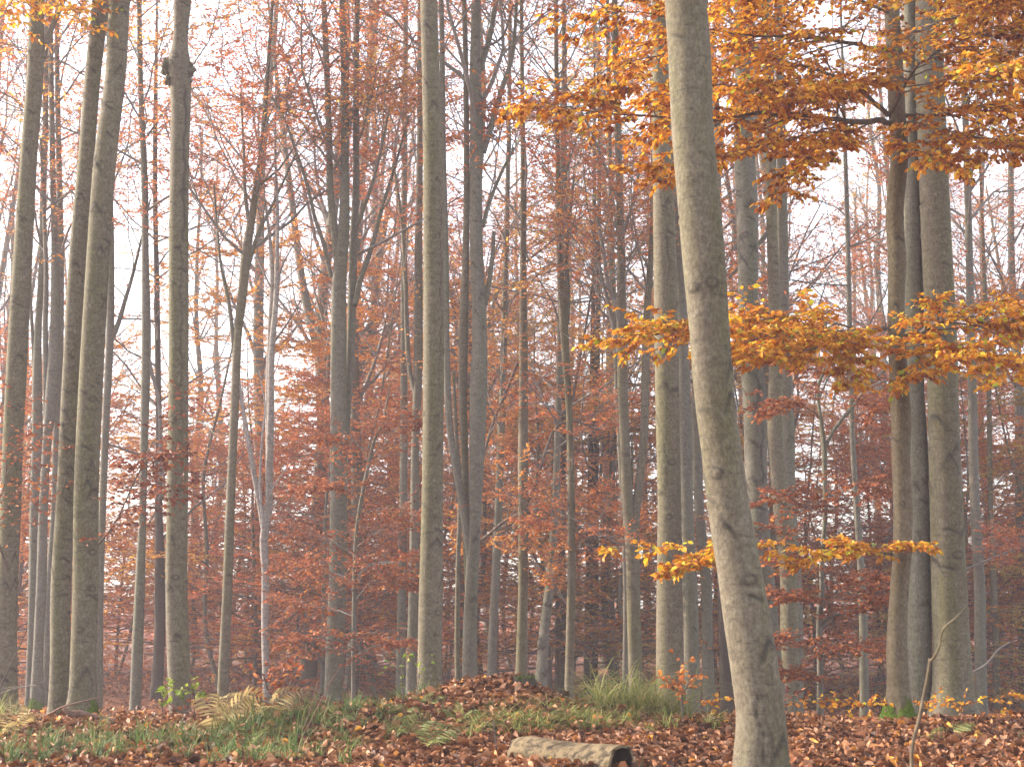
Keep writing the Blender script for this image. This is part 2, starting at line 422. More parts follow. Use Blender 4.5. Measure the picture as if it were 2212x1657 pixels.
# ------------------------------------------------------------------ ground
xs = np.concatenate([-np.geomspace(80, 5, 50), np.linspace(-4.95, 4.95, 160), np.geomspace(5, 80, 50)])
ys = np.concatenate([np.linspace(-35, 8, 20), np.linspace(8.1, 19, 170), np.geomspace(19.2, 130, 90)])
X, Yg = np.meshgrid(xs, ys)
nx, ny = len(xs), len(ys)
i = np.arange(ny-1)[:, None]*nx; j = np.arange(nx-1)[None]
q = np.stack([i+j, i+j+1, i+j+nx+1, i+j+nx], -1).reshape(-1, 4)
o = link('ground', mesh('ground', np.stack([X, Yg, gz(X, Yg)], -1).reshape(-1, 3), [q], M['floor'])); o['kind'] = 'structure'

def gnormal(x, y):
    e = .05
    return unit(np.stack([-(gz(x+e, y)-gz(x-e, y))/(2*e), -(gz(x, y+e)-gz(x, y-e))/(2*e), np.ones_like(x)], -1))

def scatter(rng, n, y0, y1, pw=1.0, m=.40, pad=.6):
    y = y0+(y1-y0)*rng.random(n)**pw
    x = (rng.random(n)*2-1)*(y*m+pad)
    return x, y

rng = R(5)
g = Geo()
for (n, y0, y1, s, tm) in ((52000, 9.2, 15.6, .078, LEAF6), (26000, 15, 24, .085, LEAF1), (26000, 22, 48, .11, LEAF1)):
    x, y = scatter(rng, n, y0, y1)
    nn = gnormal(x, y)+rng.normal(0, .42, (n, 3))
    an = rng.uniform(0, 6.283, n)
    A = np.stack([np.cos(an), np.sin(an), rng.normal(0, .25, n)], -1)
    P = np.stack([x, y, gz(x, y)+.012+np.abs(rng.normal(0, .016, n))*(1+1.6*np.maximum(np.sin(2.7*x+1.3*np.sin(1.9*y)), 0)*np.maximum(np.sin(2.3*y+x), 0))], -1)
    leaves(g, P, A, nn, s*rng.uniform(.5, 1.3, n), tm, rng, .75)
# a deep drift of leaves on the mound
n = 5000
x = -.25+rng.normal(0, .62, n); y = 13.9+rng.normal(0, .7, n)
P = np.stack([x, y, gz(x, y)+.015+np.abs(rng.normal(0, .03, n))], -1); an = rng.uniform(0, 6.283, n)
leaves(g, P, np.stack([np.cos(an), np.sin(an), rng.normal(0, .4, n)], -1), gnormal(x, y)+rng.normal(0, .6, (n, 3)), .08*rng.uniform(.7, 1.3, n), LEAF6, rng, .6)
o = g.build('leaf_litter', M['litter']); o['kind'] = 'stuff'

# ------------------------------------------------------------------ grass
def blades(g, rng, x, y, h, lean=.5, wid=.0045):
    n = len(x); K = 5
    b = np.stack([x, y, gz(x, y)-.01], -1)
    an = rng.uniform(0, 6.283, n); d = np.stack([np.cos(an), np.sin(an), np.zeros(n)], -1)
    t = np.linspace(0, 1, K)
    le = np.abs(rng.normal(lean, .3, n))
    hh = h*rng.uniform(.5, 1.25, n)
    P = b[:, None]+d[:, None]*(le*hh)[:, None, None]*(t**2)[None, :, None]+UP*(hh[:, None]*(t-.45*np.minimum(le, 1.3)[:, None]*t**2.5))[..., None]
    sd_ = np.stack([-np.sin(an), np.cos(an), np.zeros(n)], -1)
    wv = (wid*rng.uniform(.7, 1.4, n))[:, None]*(1-t**2)[None]+.0004
    V = np.stack([P-sd_[:, None]*wv[..., None], P+sd_[:, None]*wv[..., None]], 2).reshape(n, K*2, 3)
    o_ = np.arange(n)[:, None, None]*K*2; k = np.arange(K-1)[None, :, None]*2
    q = o_+k+np.array([0, 1, 3, 2])[None, None]
    g.add(V.reshape(-1, 3), f4=q.reshape(-1, 4))

def ground_at(u, v):
    """the point of the forest floor seen at (u, v), marching from near to far"""
    for Y in np.arange(8.5, 20, .02):
        p = at(u, v, Y)
        if p[2] <= gz(p[0], p[1]): return p
    p = at(u, v, 14.2); p[2] = gz(p[0], p[1]); return p

TUFT = []
def patch(g, rng, u, v, su, sy, n, h, lean=.5, wid=.0045):
    p = ground_at(u, v)
    n = int(n*.5); m_ = max(n//26, 4); j = rng.integers(0, m_, n)
    x = p[0]+(rng.normal(0, su*1.15, m_)[j]+rng.normal(0, .03, n)); y = p[1]+(rng.normal(0, sy*1.15, m_)[j]+rng.normal(0, .03, n))
    TUFT.append(np.stack([x, y], 1)[::9])
    blades(g, rng, x, y, h*1.35*rng.uniform(.6, 1.3, m_)[j], lean+.2, wid*.85)

g = Geo(); rng = R(11)
for (u, v, su, sy, n, h) in ((30, 1640, .35, .35, 1500, .16), (150, 1645, .3, .3, 1200, .13), (270, 1628, .28, .35, 1500, .17), (360, 1612, .25, .3, 1200, .17), (470, 1625, .3, .35, 1500, .19), (60, 1600, .4, .4, 900, .12),
                             (560, 1575, .3, .35, 1200, .20), (640, 1560, .25, .3, 1000, .22), (850, 1515, .20, .25, 900, .15), (790, 1550, .22, .25, 600, .15), (915, 1510, .10, .2, 350, .14), (650, 1610, .25, .3, 700, .15), (760, 1600, .3, .2, 500, .12),
                             (1085, 1545, .12, .08, 600, .12), (1125, 1535, .10, .08, 500, .12), (975, 1560, .1, .1, 250, .13), (520, 1650, .3, .2, 1000, .15), (2050, 1580, .12, .15, 260, .08), (2190, 1600, .1, .1, 160, .08), (1290, 1660, .2, .1, 200, .1)):
    patch(g, rng, u, v, su, sy, n, h)
o = g.build('grass', M['grass']); o['kind'] = 'stuff'
g = Geo()
for (u, v, su, sy, n, h, le) in ((1110, 1575, .20, .15, 1300, .17, 1.0), (1185, 1572, .2, .15, 1200, .18, 1.0), (1255, 1560, .2, .2, 900, .17, 1.0), (1370, 1540, .2, .25, 900, .42, .9), (1410, 1535, .16, .2, 900, .46, .8), (1310, 1540, .12, .2, 400, .4, .7), (1400, 1570, .2, .2, 500, .2, .7), (1090, 1590, .15, .1, 400, .15, .8), (1300, 1575, .3, .2, 700, .16, .9), (10, 1560, .1, .2, 200, .3, .5)):
    patch(g, rng, u, v, su, sy, n, h, le, .004)
o = g.build('pale_grass', M['grass_pale']); o['kind'] = 'stuff'
# leaves caught on the grass
T_ = np.concatenate(TUFT); n = len(T_); g = Geo(); rng = R(12)
x, y = T_[:, 0]+rng.normal(0, .1, n), T_[:, 1]+rng.normal(0, .1, n); an = rng.uniform(0, 6.283, n)
leaves(g, np.stack([x, y, gz(x, y)+rng.uniform(.02, .11, n)], -1), np.stack([np.cos(an), np.sin(an), rng.normal(0, .4, n)], -1), UP+rng.normal(0, .6, (n, 3)), .075*rng.uniform(.7, 1.25, n), LEAF6, rng, .5)
o = g.build('caught_leaves', M['litter']); o['kind'] = 'stuff'

# ------------------------------------------------------------------ trees, one by one
def rows(R_, Y, ground=True, top=None, sink=.35, ext=0.):
    """rows (v, left, right) measured on the photograph -> stem points and radii in metres at distance Y"""
    P, r = [], []
    for (v, a, b) in R_:
        P.append(at((a+b)/2, v, Y)); r.append((b-a)/2*depth(v, Y)/F)
    P = np.array(P)[::-1] if R_[0][0] < R_[-1][0] else np.array(P)
    r = np.array(r)[::-1] if R_[0][0] < R_[-1][0] else np.array(r)
    if ground:
        z = gz(P[0, 0], P[0, 1])-sink
        if z < P[0, 2]-.02:
            d = unit(P[0]-P[1]) if abs((P[0]-P[1])[2]) > .3 else np.array([0, 0, -1.])
            P = np.vstack([P[0]+d*((P[0, 2]-z)/max(-d[2], .3)), P]); r = np.append(r[0]*1.06, r)
    if ext:
        d = unit(P[-1]-P[-3 if len(P) > 2 else -2]); d = unit(d+np.array([0, 0, 1.]))
        k = 5; e = [P[-1]+d*ext*(i+1)/k for i in range(k)]
        P = np.vstack([P, e]); r = np.append(r, r[-1]*np.linspace(.93, .35, k))
    return P, r

def add_crown(rng, root, base, P, r, z0, n, L, leaf, size=.09, ang=(25, 60), n2=7, n3=6, nl=11, flat=.45, keep=1.0, trop=.05, tw='twig_grey', names=('branches', 'foliage'), frac=None):
    """limbs spread up a stem from height z0 above ground to its tip"""
    t = np.sort(rng.uniform(0, 1, n)); m = len(P)
    i0 = int(np.argmax(P[:, 2] >= z0)) if frac is None else int(m*frac)
    hz = i0+(m-1-i0)*t; ix = np.arange(m)
    B = np.stack([np.interp(hz, ix, P[:, c]) for c in range(3)], 1); rb = np.interp(hz, ix, r)
    az = np.arange(n)*2.4+rng.uniform(0, 6.28)+rng.normal(0, .4, n)
    an = np.radians(rng.uniform(*ang, n))
    D = np.stack([np.cos(az)*np.sin(an), np.sin(az)*np.sin(an), np.cos(an)], -1)
    Ln = L*(1.1-.6*t)*rng.uniform(.7, 1.2, n)
    gb, gl = Geo(), Geo()
    crown(rng, B, D, Ln, np.maximum(rb*.42, .012), gb, gl, size, n2, n3, nl, flat, trop, keep=keep)
    gb.build(names[0], M[tw], root, base); gl.build(names[1], M[leaf], root, base)

def tree(name, label, Y, R_, bark_='bark', seed=1, sides=28, step=.03, scars=14, lump=.02, flare=.12, ext=10, limbs=(), cr=None, cat='tree', group=None, wounds=(), burls=(), extra=None):
    """limbs: (bark, Y, [(u, v, width)...], ...); cr: dict for add_crown"""
    rng = R(seed)
    P, r = rows(R_, Y, ext=ext)
    base = np.array([P[0, 0], P[0, 1], float(gz(P[0, 0], P[0, 1]))])
    root = thing(name, base, label, cat, group)
    g = Geo()
    pts, rad = trunk_tube(g, P, r, sides, rng, step, lump, scars, base[2], flare, wounds)
    grid0 = list(GRID)
    for (u, v, dY, ru) in burls:                       # gnarled swellings
        c = at(u, v, Y+dY); nlat, nlon = 10, 14
        rr = ru*depth(v, Y)/F
        a, b = np.meshgrid(np.linspace(0, math.pi, nlat), np.arange(nlon)*2*math.pi/nlon, indexing='ij')
        k = rr*(1+.22*np.sin(5*a+3*b)+.2*np.sin(4*b-2*a)+.12*rng.normal(0, 1, a.shape)*np.sin(a))
        V = c+np.stack([k*np.sin(a)*np.cos(b), k*np.sin(a)*np.sin(b), 1.35*k*np.cos(a)], -1).reshape(-1, 3)
        ii = np.arange(nlat-1)[:, None]*nlon; jj = np.arange(nlon)[None]; j2 = (jj+1) % nlon
        g.add(V, f4=np.stack([ii+jj, ii+nlon+jj, ii+nlon+j2, ii+j2], -1).reshape(-1, 4), a=np.clip(rng.normal(.15, .35, len(V)), 0, .8))
    grid = list(GRID)
    g.build('trunk', M[bark_], root, base)
    for lb in limbs:
        mt, Yl, L = lb[:3]
        dY = lb[3] if len(lb) > 3 else 0.
        k = len(L)
        Q = np.array([at(u, v, Yl+dY*i/(k-1)) for i, (u, v, w) in enumerate(L)])
        rq = np.array([w/2*depth(v, Yl)/F for (u, v, w) in L])
        g = Geo(); trunk_tube(g, Q, rq, 12, rng, .06, .03, 2 if L[0][2] > 8 else 0)
        g.build('limb', M[mt], root, base)
        if len(lb) > 4 and lb[4]:
            c = lb[4]
            add_crown(rng, root, base, *resample(Q, rq, .25), 0, c['n'], c['L']*1.3, c['leaf'], c.get('size', .068), c.get('ang', (30, 65)), c.get('n2', 6), c.get('n3', 6), c.get('nl', 14), keep=c.get('keep', .7), names=('limb_twigs', 'limb_foliage'), frac=c.get('f', .3))
    if cr:
        c = dict(cr); z0 = c.pop('z0', 11.)
        add_crown(rng, root, base, pts, rad, z0, **c)
    GRID[:] = grid
    if extra: extra(root, base, rng)
    return root

def moss_skirt(root, base, rng, h, angs):
    """moss creeping up the root flare: the trunk's own lowest skin, a little proud of it, and fuzzy"""
    V, TH, Z = GRID
    k = int(np.argmax(Z[:, 0] > base[2]+h*1.5)); V, TH, Z = V[:k], TH[:k], Z[:k]-base[2]
    cover = np.zeros_like(TH)
    for (a, wd, hh) in angs:                           # a: 0 faces the camera, positive to the right
        d = (TH+a) % (2*math.pi)-math.pi
        cover = np.maximum(cover, (np.abs(d) < wd*1.15)*(Z < hh*(1-(d/(wd*1.2))**2)*(1+.12*np.sin(11*TH+3)+.10*np.sin(23*TH+1))))
    n, sides = TH.shape
    c = V.mean(1, keepdims=True); W = c+(V-c)*(1.03+.02*rng.normal(0, 1, TH.shape))[..., None]
    i = np.arange(n-1)[:, None]*sides; s = np.arange(sides)[None]; s2 = (s+1) % sides
    q = np.stack([i+s, i+s2, i+sides+s2, i+sides+s], -1)[cover[:-1] > .3]
    W = W.reshape(-1, 3); g = Geo(); g.add(W, f4=q)
    m_ = 5000; f = q[rng.integers(0, len(q), m_)]
    B = (W[f]*rng.dirichlet((1, 1, 1, 1), m_)[..., None]).sum(1)
    A = unit((B-c[0, 0])*np.array([1, 1, 0]))+rng.normal(0, .5, (m_, 3)); A[:, 2] += .2
    leaves(g, B, A, rng.normal(0, 1, (m_, 3)), rng.uniform(.006, .018, m_), LEAF1, rng, wid=.6)
    g.build('moss', M['moss'], root, base)

NEAR = dict(n=9, L=4.2, leaf='leaf_orange', size=.14, n2=5, n3=4, nl=5)

def spray(gb, gl, rng, pts, w0, side, n1=16, n2=5, nl=6, size=.074, keep=1.0, t0=.12, flat=.22, tilt=0., leaf=LEAF6):
    """a bough in flat layers, as beech carries its leaves"""
    Q = np.array([at(u, v, Y) for (u, v, Y) in pts])
    P, r = resample(Q, np.linspace(w0, .004, len(Q)), .12)
    K = len(P)
    P = P+rng.normal(0, .008, P.shape)
    main = P[None]; L = np.array([np.linalg.norm(np.diff(P, axis=0), axis=1).sum()])
    tubes(gb, main, np.array([w0]), np.array([.003]), 7, .8)
    a, D, l1, r1 = kids(rng, main, np.array([side]), np.array([w0]), n1, t0, 1, 52, 10, flat, 1.0, .45)
    A = polys(rng, a, D, l1, 6, .10, -.01); tubes(gb, A, r1*.8, np.full(len(A), .002), 4)
    b, D, l2, r2 = kids(rng, A, l1, r1, n2, .1, 1, 48, 12, flat, .5, .45)
    l2 = np.maximum(l2, .14)
    Bp = polys(rng, b, D, l2, 4, .12, -.02); tubes(gb, Bp, np.full(len(Bp), .0025), np.full(len(Bp), .0015), 3)
    leaves_on(gl, rng, Bp, int(nl*1.1+.5), size, leaf, .45, .30, .35, .15, keep, 1.05)
    leaves_on(gl, rng, A, nl+2, size, leaf, .45, .30, .35, .3, keep*.8, 1.05)
    leaves_on(gl, rng, main, int(L[0]/.09), size, leaf, .45, .3, .35, t0, keep*.6, 1.05)

# A: leaning trunk closest to the camera
tree('beech_tree', 'leaning grey beech trunk nearest the camera, curving up leftwards before the orange boughs', 9.5,
     [(1657, 1583, 1705), (1549, 1590, 1698), (1439, 1578, 1681), (1339, 1563, 1665), (1239, 1550, 1646), (1106, 1530, 1621), (986, 1516, 1603), (853, 1500, 1586), (720, 1490, 1576), (553, 1474, 1565), (433, 1464, 1555), (267, 1451, 1540), (133, 1445, 1536), (0, 1437, 1526)],
     seed=3, sides=56, step=.014, scars=26, lump=.012, flare=.05, ext=7, cr=dict(NEAR, z0=8.5, n=8), wounds=((4.55, .02, .75, .035, .95, -.008), (4.85, .05, .45, .05, .6, -.004), (5.3, .35, .75, .04, .5, -.004)))

# B: young beech with the bright boughs
BR = [(1553, 1912, 1972), (1489, 1917, 1965), (1406, 1916, 1960), (1306, 1921, 1961), (1206, 1928, 1968), (1103, 1930, 1971), (986, 1926, 1966), (903, 1925, 1969), (853, 1923, 1965), (753, 1920, 1958), (653, 1918, 1955), (553, 1918, 1957), (467, 1913, 1951), (383, 1920, 1958), (333, 1925, 1962), (267, 1921, 1957), (133, 1916, 1950), (0, 1910, 1941)]
def b_extra(root, base, rng):
    Yb = 14.6
    moss_skirt(root, base, rng, .38, [(-1.05, .8, .20), (.6, .9, .24), (1.9, .5, .15)])
    def bough(lst, **kw):
        gb, gl = Geo(), Geo()
        mt = kw.pop('mat', 'leaf_bright')
        spray(gb, gl, rng, lst, **kw)
        b = gb.build('bough', M['twig'], root, base)
        gl.build('foliage', M[mt], b, base)
    k = dict(side=1.0, n1=22, n2=6, nl=7)
    bough([(1922, 268, Yb), (1900, 262, Yb-.1), (1850, 264, Yb-.3), (1750, 250, Yb-.6), (1620, 246, Yb-.8), (1560, 258, Yb-.9), (1400, 252, Yb-1.2), (1260, 238, Yb-1.4), (1130, 216, Yb-1.6)], w0=.036, **dict(k, n1=40, side=.85))
    bough([(1920, 255, Yb), (1880, 210, Yb-.1), (1810, 170, Yb-.1), (1750, 148, Yb), (1640, 122, Yb+.2), (1540, 102, Yb+.3), (1420, 120, Yb+.3), (1310, 150, Yb+.2)], w0=.030, **dict(k, n1=30))
    bough([(1920, 250, Yb), (1945, 205, Yb-.3), (1975, 150, Yb-.7), (2030, 110, Yb-1.1), (2110, 75, Yb-1.5), (2230, 30, Yb-1.8)], w0=.026, **dict(k, n1=24))
    bough([(1957, 250, Yb), (2030, 249, Yb-.2), (2090, 236, Yb-.4), (2150, 226, Yb-.6), (2290, 205, Yb-.9)], w0=.024, **dict(k, n1=26, side=.9))
    bough([(1957, 262, Yb), (2050, 285, Yb-.5), (2140, 300, Yb-.9), (2280, 305, Yb-1.3)], w0=.018, **dict(k, side=.7))
    bough([(1850, 262, Yb-.3), (1740, 290, Yb-.8), (1620, 320, Yb-1.3), (1500, 345, Yb-1.7), (1400, 372, Yb-2)], w0=.014, **dict(k, side=.6))
    bough([(1880, 266, Yb-.2), (1800, 310, Yb-.7), (1740, 350, Yb-1.2), (1680, 405, Yb-1.5)], w0=.012, **dict(k, side=.5, n1=18))
    bough([(1935, 300, Yb), (1990, 330, Yb-.6), (2040, 345, Yb-1), (2100, 350, Yb-1.3)], w0=.010, **dict(k, side=.4, n1=14))
    bough([(1920, 110, Yb), (1840, 95, Yb-.4), (1740, 80, Yb-.8), (1620, 75, Yb-1.2), (1500, 60, Yb-1.5), (1400, 30, Yb-1.7), (1290, 25, Yb-1.9)], w0=.026, **dict(k, n1=34, side=.95))
    bough([(1935, 90, Yb), (2000, 60, Yb+.3), (2090, 30, Yb+.6), (2220, 0, Yb+1)], w0=.022, **dict(k, n1=24))
    bough([(1925, 30, Yb), (1850, 0, Yb-.4), (1760, -30, Yb-.9), (1640, -45, Yb-1.4), (1540, -70, Yb-1.8)], w0=.022, **dict(k, n1=28, side=1.1))
    bough([(1930, 20, Yb), (2000, -10, Yb-.6), (2090, -20, Yb-1.2), (2210, -30, Yb-1.8)], w0=.022, **dict(k, n1=28, side=1.1))
    bough([(1750, 148, Yb), (1740, 175, Yb-.5), (1660, 190, Yb-1), (1560, 185, Yb-1.4), (1440, 190, Yb-1.7), (1360, 180, Yb-1.9)], w0=.014, **dict(k, n1=24, side=.7))
    bough([(1885, 215, Yb), (1830, 190, Yb-.5), (1780, 200, Yb-1), (1700, 210, Yb-1.5)], w0=.012, **dict(k, n1=18, side=.7))
    bough([(2090, 236, Yb-.4), (2110, 180, Yb-.8), (2160, 140, Yb-1.1), (2240, 120, Yb-1.4)], w0=.012, **dict(k, n1=18, side=.7))
    y = dict(mat='leaf_yellow')
    bough([(1955, 735, Yb), (1985, 722, Yb-.2), (2020, 700, Yb-.4), (2060, 690, Yb-.6), (2110, 696, Yb-.7), (2190, 690, Yb-.9), (2300, 680, Yb-1.1)], w0=.036, **dict(k, n1=34, side=.85), **y)
    bough([(1955, 722, Yb), (2010, 735, Yb-.4), (2090, 755, Yb-.9), (2150, 780, Yb-1.2), (2185, 815, Yb-1.4)], w0=.016, **dict(k, n1=24, side=.55), **y)
    bough([(1918, 708, Yb), (1880, 714, Yb-.1), (1830, 718, Yb-.2), (1760, 722, Yb-.4), (1700, 726, Yb-.6), (1600, 720, Yb-.9), (1480, 716, Yb-1.1), (1400, 722, Yb-1.3), (1345, 720, Yb-1.4)], w0=.026, **dict(k, n1=42, side=.75), **y)
    bough([(1860, 714, Yb-.15), (1810, 700, Yb), (1750, 690, Yb+.2), (1680, 686, Yb+.4), (1600, 700, Yb+.6)], w0=.014, **dict(k, n1=22, side=.6), **y)
    bough([(1850, 716, Yb-.2), (1800, 740, Yb-.7), (1720, 760, Yb-1.1), (1610, 765, Yb-1.5)], w0=.015, **dict(k, n1=26, side=.6), **y)
    bough([(1880, 714, Yb-.1), (1860, 750, Yb-.6), (1835, 790, Yb-1), (1830, 822, Yb-1.2)], w0=.009, **dict(k, n1=12, side=.33), **y)
    bough([(1940, 740, Yb), (1985, 775, Yb-.6), (1995, 800, Yb-.8), (1965, 822, Yb-1)], w0=.009, **dict(k, n1=10, side=.33), **y)
    bough([(1925, 1194, Yb), (1890, 1193, Yb-.1), (1830, 1188, Yb-.4), (1740, 1180, Yb-.7), (1640, 1176, Yb-.9), (1560, 1180, Yb-1.1), (1430, 1184, Yb-1.3), (1305, 1180, Yb-1.5)], w0=.012, **dict(k, n1=18, side=.27, n2=3, nl=4, t0=.08), **y)
    bough([(1880, 1192, Yb-.1), (1830, 1182, Yb-.5), (1770, 1195, Yb-.8), (1715, 1224, Yb-1)], w0=.008, **dict(k, n1=11, side=.28, n2=4, nl=5), **y)
    bough([(1930, 1190, Yb), (1900, 1178, Yb-.4), (1860, 1172, Yb-.6), (1800, 1185, Yb-.8)], w0=.008, **dict(k, n1=8, side=.26, n2=3, nl=5), **y)
    bough([(1955, 1194, Yb-.1), (1975, 1186, Yb-.3), (1992, 1182, Yb-.5)], w0=.006, **dict(k, n1=6, side=.2, n2=3), **y)
    bough([(1560, 1180, Yb-1.1), (1530, 1195, Yb-1.3), (1500, 1212, Yb-1.4), (1462, 1222, Yb-1.5)], w0=.006, **dict(k, n1=12, side=.3), **y)
    # large leaves of a twig reaching towards the camera at the right
    bough([(2060, 180, Yb-1.4), (2140, 150, Yb-3.5), (2200, 130, Yb-5), (2260, 110, Yb-5.5)], w0=.010, **dict(k, n1=10, side=.4, n2=3, nl=4), **y)
tree('beech_tree', 'slim winding brown young beech with moss at its foot that carries the bright orange boughs', 14.6, BR, 'bark_young', 7, 48, .015, 20, .02, .42, 4,
     cr=dict(NEAR, z0=9, n=6, L=2.5, leaf='leaf_bright', size=.1), extra=b_extra)
tree('beech_tree', 'grey fluted beech trunk squeezed between the mossy young beech and the thick right trunk', 17.2,
     [(1543, 1966, 2014), (1473, 1961, 2014), (1373, 1958, 2012), (1273, 1961, 2010), (1106, 1964, 2006), (986, 1962, 2004), (853, 1956, 1996), (720, 1955, 1996), (550, 1951, 1995), (433, 1951, 1991), (333, 1950, 1984), (167, 1950, 1980), (0, 1948, 1978)],
     'bark_far', 12, 36, .03, 14, .04, .1, 9, cr=NEAR, wounds=((5.4, 5.2, 7.0, .07, .85, -.01),))
def d_extra(root, base, rng): pass
tree('beech_tree', 'thickest pale beech trunk at the right, flaring at its foot above yellow seedlings', 17,
     [(1540, 2005, 2113), (1506, 2012, 2105), (1439, 2016, 2098), (1273, 2013, 2088), (1103, 2010, 2080), (886, 2005, 2071), (720, 2000, 2065), (550, 1993, 2056), (333, 1985, 2046), (167, 1978, 2038), (0, 1978, 2035)],
     'bark', 21, 52, .015, 36, .012, .22, 10, cr=NEAR)
tree('beech_tree', 'grey beech pocked with round dark scars, just right of the leaning trunk', 21,
     [(1530, 1640, 1700), (1400, 1630, 1686), (1206, 1620, 1668), (1103, 1614, 1660), (986, 1608, 1658), (886, 1605, 1656), (820, 1601, 1651), (720, 1598, 1641), (550, 1594, 1638), (433, 1590, 1636), (333, 1586, 1630), (167, 1588, 1628), (0, 1588, 1628)],
     'bark_far', 23, 40, .015, 70, .02, .1, 10, cr=NEAR, wounds=((4.9, 4.0, 4.6, .10, .95, -.02), (5.1, 2.9, 3.9, .08, .9, -.02), (5.3, 5.0, 5.4, .06, .9, -.01)))
tree('beech_tree', 'slightly bowed pale green beech trunk behind the dull red sprays of the small forked tree', 24,
     [(1523, 1690, 1733), (1406, 1684, 1726), (1273, 1686, 1725), (1206, 1682, 1722), (1103, 1671, 1708), (953, 1660, 1692), (886, 1658, 1690), (803, 1661, 1691), (700, 1660, 1688), (500, 1656, 1680), (300, 1651, 1676), (0, 1645, 1668)],
     'bark', 25, 30, .035, 14, .02, .1, 9, cr=dict(NEAR, z0=10.5, leaf='leaf_orange', n=12, size=.11), limbs=(('bark_far', 24, [(1660, 500, 9), (1625, 545, 8), (1575, 600, 5)], 0),))
tree('beech_tree', 'darker straight beech hidden half behind the bowed pale green trunk', 28,
     [(1530, 1706, 1736), (1273, 1704, 1732), (1103, 1694, 1720), (900, 1690, 1716), (700, 1684, 1706), (500, 1680, 1702), (0, 1672, 1690)],
     'bark_far', 26, 24, .05, 8, .02, .1, 8, cr=dict(NEAR, z0=9.5, n=14, leaf='leaf_orange', size=.10))
tree('beech_tree', 'thick straight two-toned beech trunk left of the leaning foreground trunk', 19,
     [(1500, 1418, 1480), (1273, 1418, 1474), (1103, 1420, 1472), (820, 1415, 1467), (553, 1412, 1461), (400, 1410, 1454), (267, 1409, 1449), (0, 1407, 1440)],
     'bark', 31, 44, .015, 26, .012, .22, 10, cr=NEAR, wounds=((4.9, 5.6, 6.3, .08, .8, -.01), (4.4, 2.6, 3.3, .05, .8, -.01)))
tree('beech_tree', 'dark narrow beech right against the thick two-toned trunk', 25,
     [(1512, 1478, 1513), (1340, 1476, 1510), (1106, 1470, 1498), (900, 1466, 1494), (700, 1462, 1486), (400, 1452, 1478), (0, 1450, 1470)],
     'bark_far', 32, 24, .05, 8, .02, .1, 8, cr=dict(NEAR, z0=10))
tree('beech_tree', 'straight sunlit olive beech trunk in the middle, rising just left of the leafy mound', 19,
     [(1489, 901, 955), (1373, 903, 955), (1273, 905, 957), (1103, 910, 957), (820, 914, 959), (550, 915, 959), (333, 914, 957), (167, 911, 950), (0, 908, 945)],
     'bark', 41, 46, .015, 30, .012, .22, 10, cr=NEAR, wounds=((5.55, 4.5, 6.6, .06, .9, -.012), (3.9, 5.9, 6.5, .03, .6, -.005)))
# J: the several-stemmed clump
tree('beech_tree', 'many-stemmed beech clump that forks low down, right of the sunlit olive trunk', 23,
     [(1495, 998, 1032), (1373, 1000, 1031), (1239, 1006, 1034), (1106, 1012, 1040), (986, 1014, 1046), (853, 1015, 1052), (720, 1020, 1052), (553, 1015, 1044), (400, 1014, 1042), (267, 1015, 1043), (133, 1015, 1038), (0, 1019, 1038)],
     'bark_far', 44, 32, .03, 20, .02, .1, 10, cr=dict(NEAR, z0=8.6, n=16, leaf='leaf_russet', size=.07, n2=8, n3=7, nl=13),
     limbs=(('bark_far', 23, [(1019, 1270, 14), (1014, 1190, 17), (1003, 1115, 18), (990, 1040, 16), (975, 953, 15), (967, 853, 15), (964, 720, 14), (963, 553, 13), (958, 350, 12), (955, 100, 11), (950, -150, 8)]),
            ('bark', 23.15, [(1016, 1340, 14), (1011, 1240, 16), (1006, 1120, 15), (1005, 1020, 15), (1001, 900, 17), (1001, 720, 21), (1006, 553, 15), (1008, 333, 12), (1005, 100, 11), (1000, -120, 9)]),
            ('bark', 23.6, [(989, 1510, 12), (988, 1400, 12), (990, 1200, 10), (994, 1060, 10), (986, 940, 8), (980, 800, 7)]),
            ('bark_far', 23, [(1044, 330, 13), (1062, 270, 12), (1085, 190, 11), (1105, 130, 9), (1114, 40, 7), (1118, -60, 6)], 0, dict(n=7, L=2.2, leaf='leaf_russet')),
            ('bark_far', 23, [(1032, 160, 16), (1050, 110, 13), (1064, 50, 11), (1074, -20, 10), (1085, -140, 7)], .5, dict(n=6, L=2.2, leaf='leaf_russet')),
            ('bark_far', 23, [(1048, 660, 11), (1058, 600, 10), (1064, 550, 9), (1068, 500, 6)]),
            ('bark_far', 23, [(1043, 490, 9), (1060, 430, 8), (1085, 370, 7), (1110, 320, 5)], .5, dict(n=6, L=1.6, leaf='leaf_russet')),
            ('twig', 23, [(1040, 105, 6), (1075, 90, 5), (1110, 10, 4)])))
tree('beech_tree', 'dark thin beech standing behind and left of the sunlit olive trunk', 33,
     [(1490, 855, 876), (1273, 858, 878), (1103, 862, 880), (820, 865, 880), (553, 866, 878), (300, 868, 880), (0, 872, 882)], 'bark_far', 46, 20, .06, 6, .02, .1, 6, cr=dict(NEAR, z0=9, n=14, leaf='leaf_russet', size=.075, n2=8, n3=6, nl=12, L=4))
tree('beech_tree', 'beech with a low fork close to the left of the sunlit olive trunk', 30,
     [(1495, 876, 898), (1373, 880, 902), (1103, 886, 906), (960, 888, 906), (820, 893, 912), (553, 895, 912), (300, 900, 914), (0, 902, 914)], 'bark_far', 47, 20, .06, 6, .02, .1, 6,
     cr=dict(NEAR, z0=9, n=14, leaf='leaf_russet', size=.075, n2=8, n3=6, nl=12, L=4), limbs=(('bark_far', 30, [(897, 850, 11), (885, 800, 10), (879, 720, 10), (876, 600, 9), (868, 480, 7), (850, 350, 5)], 0, dict(n=6, L=2, leaf='leaf_russet')),))
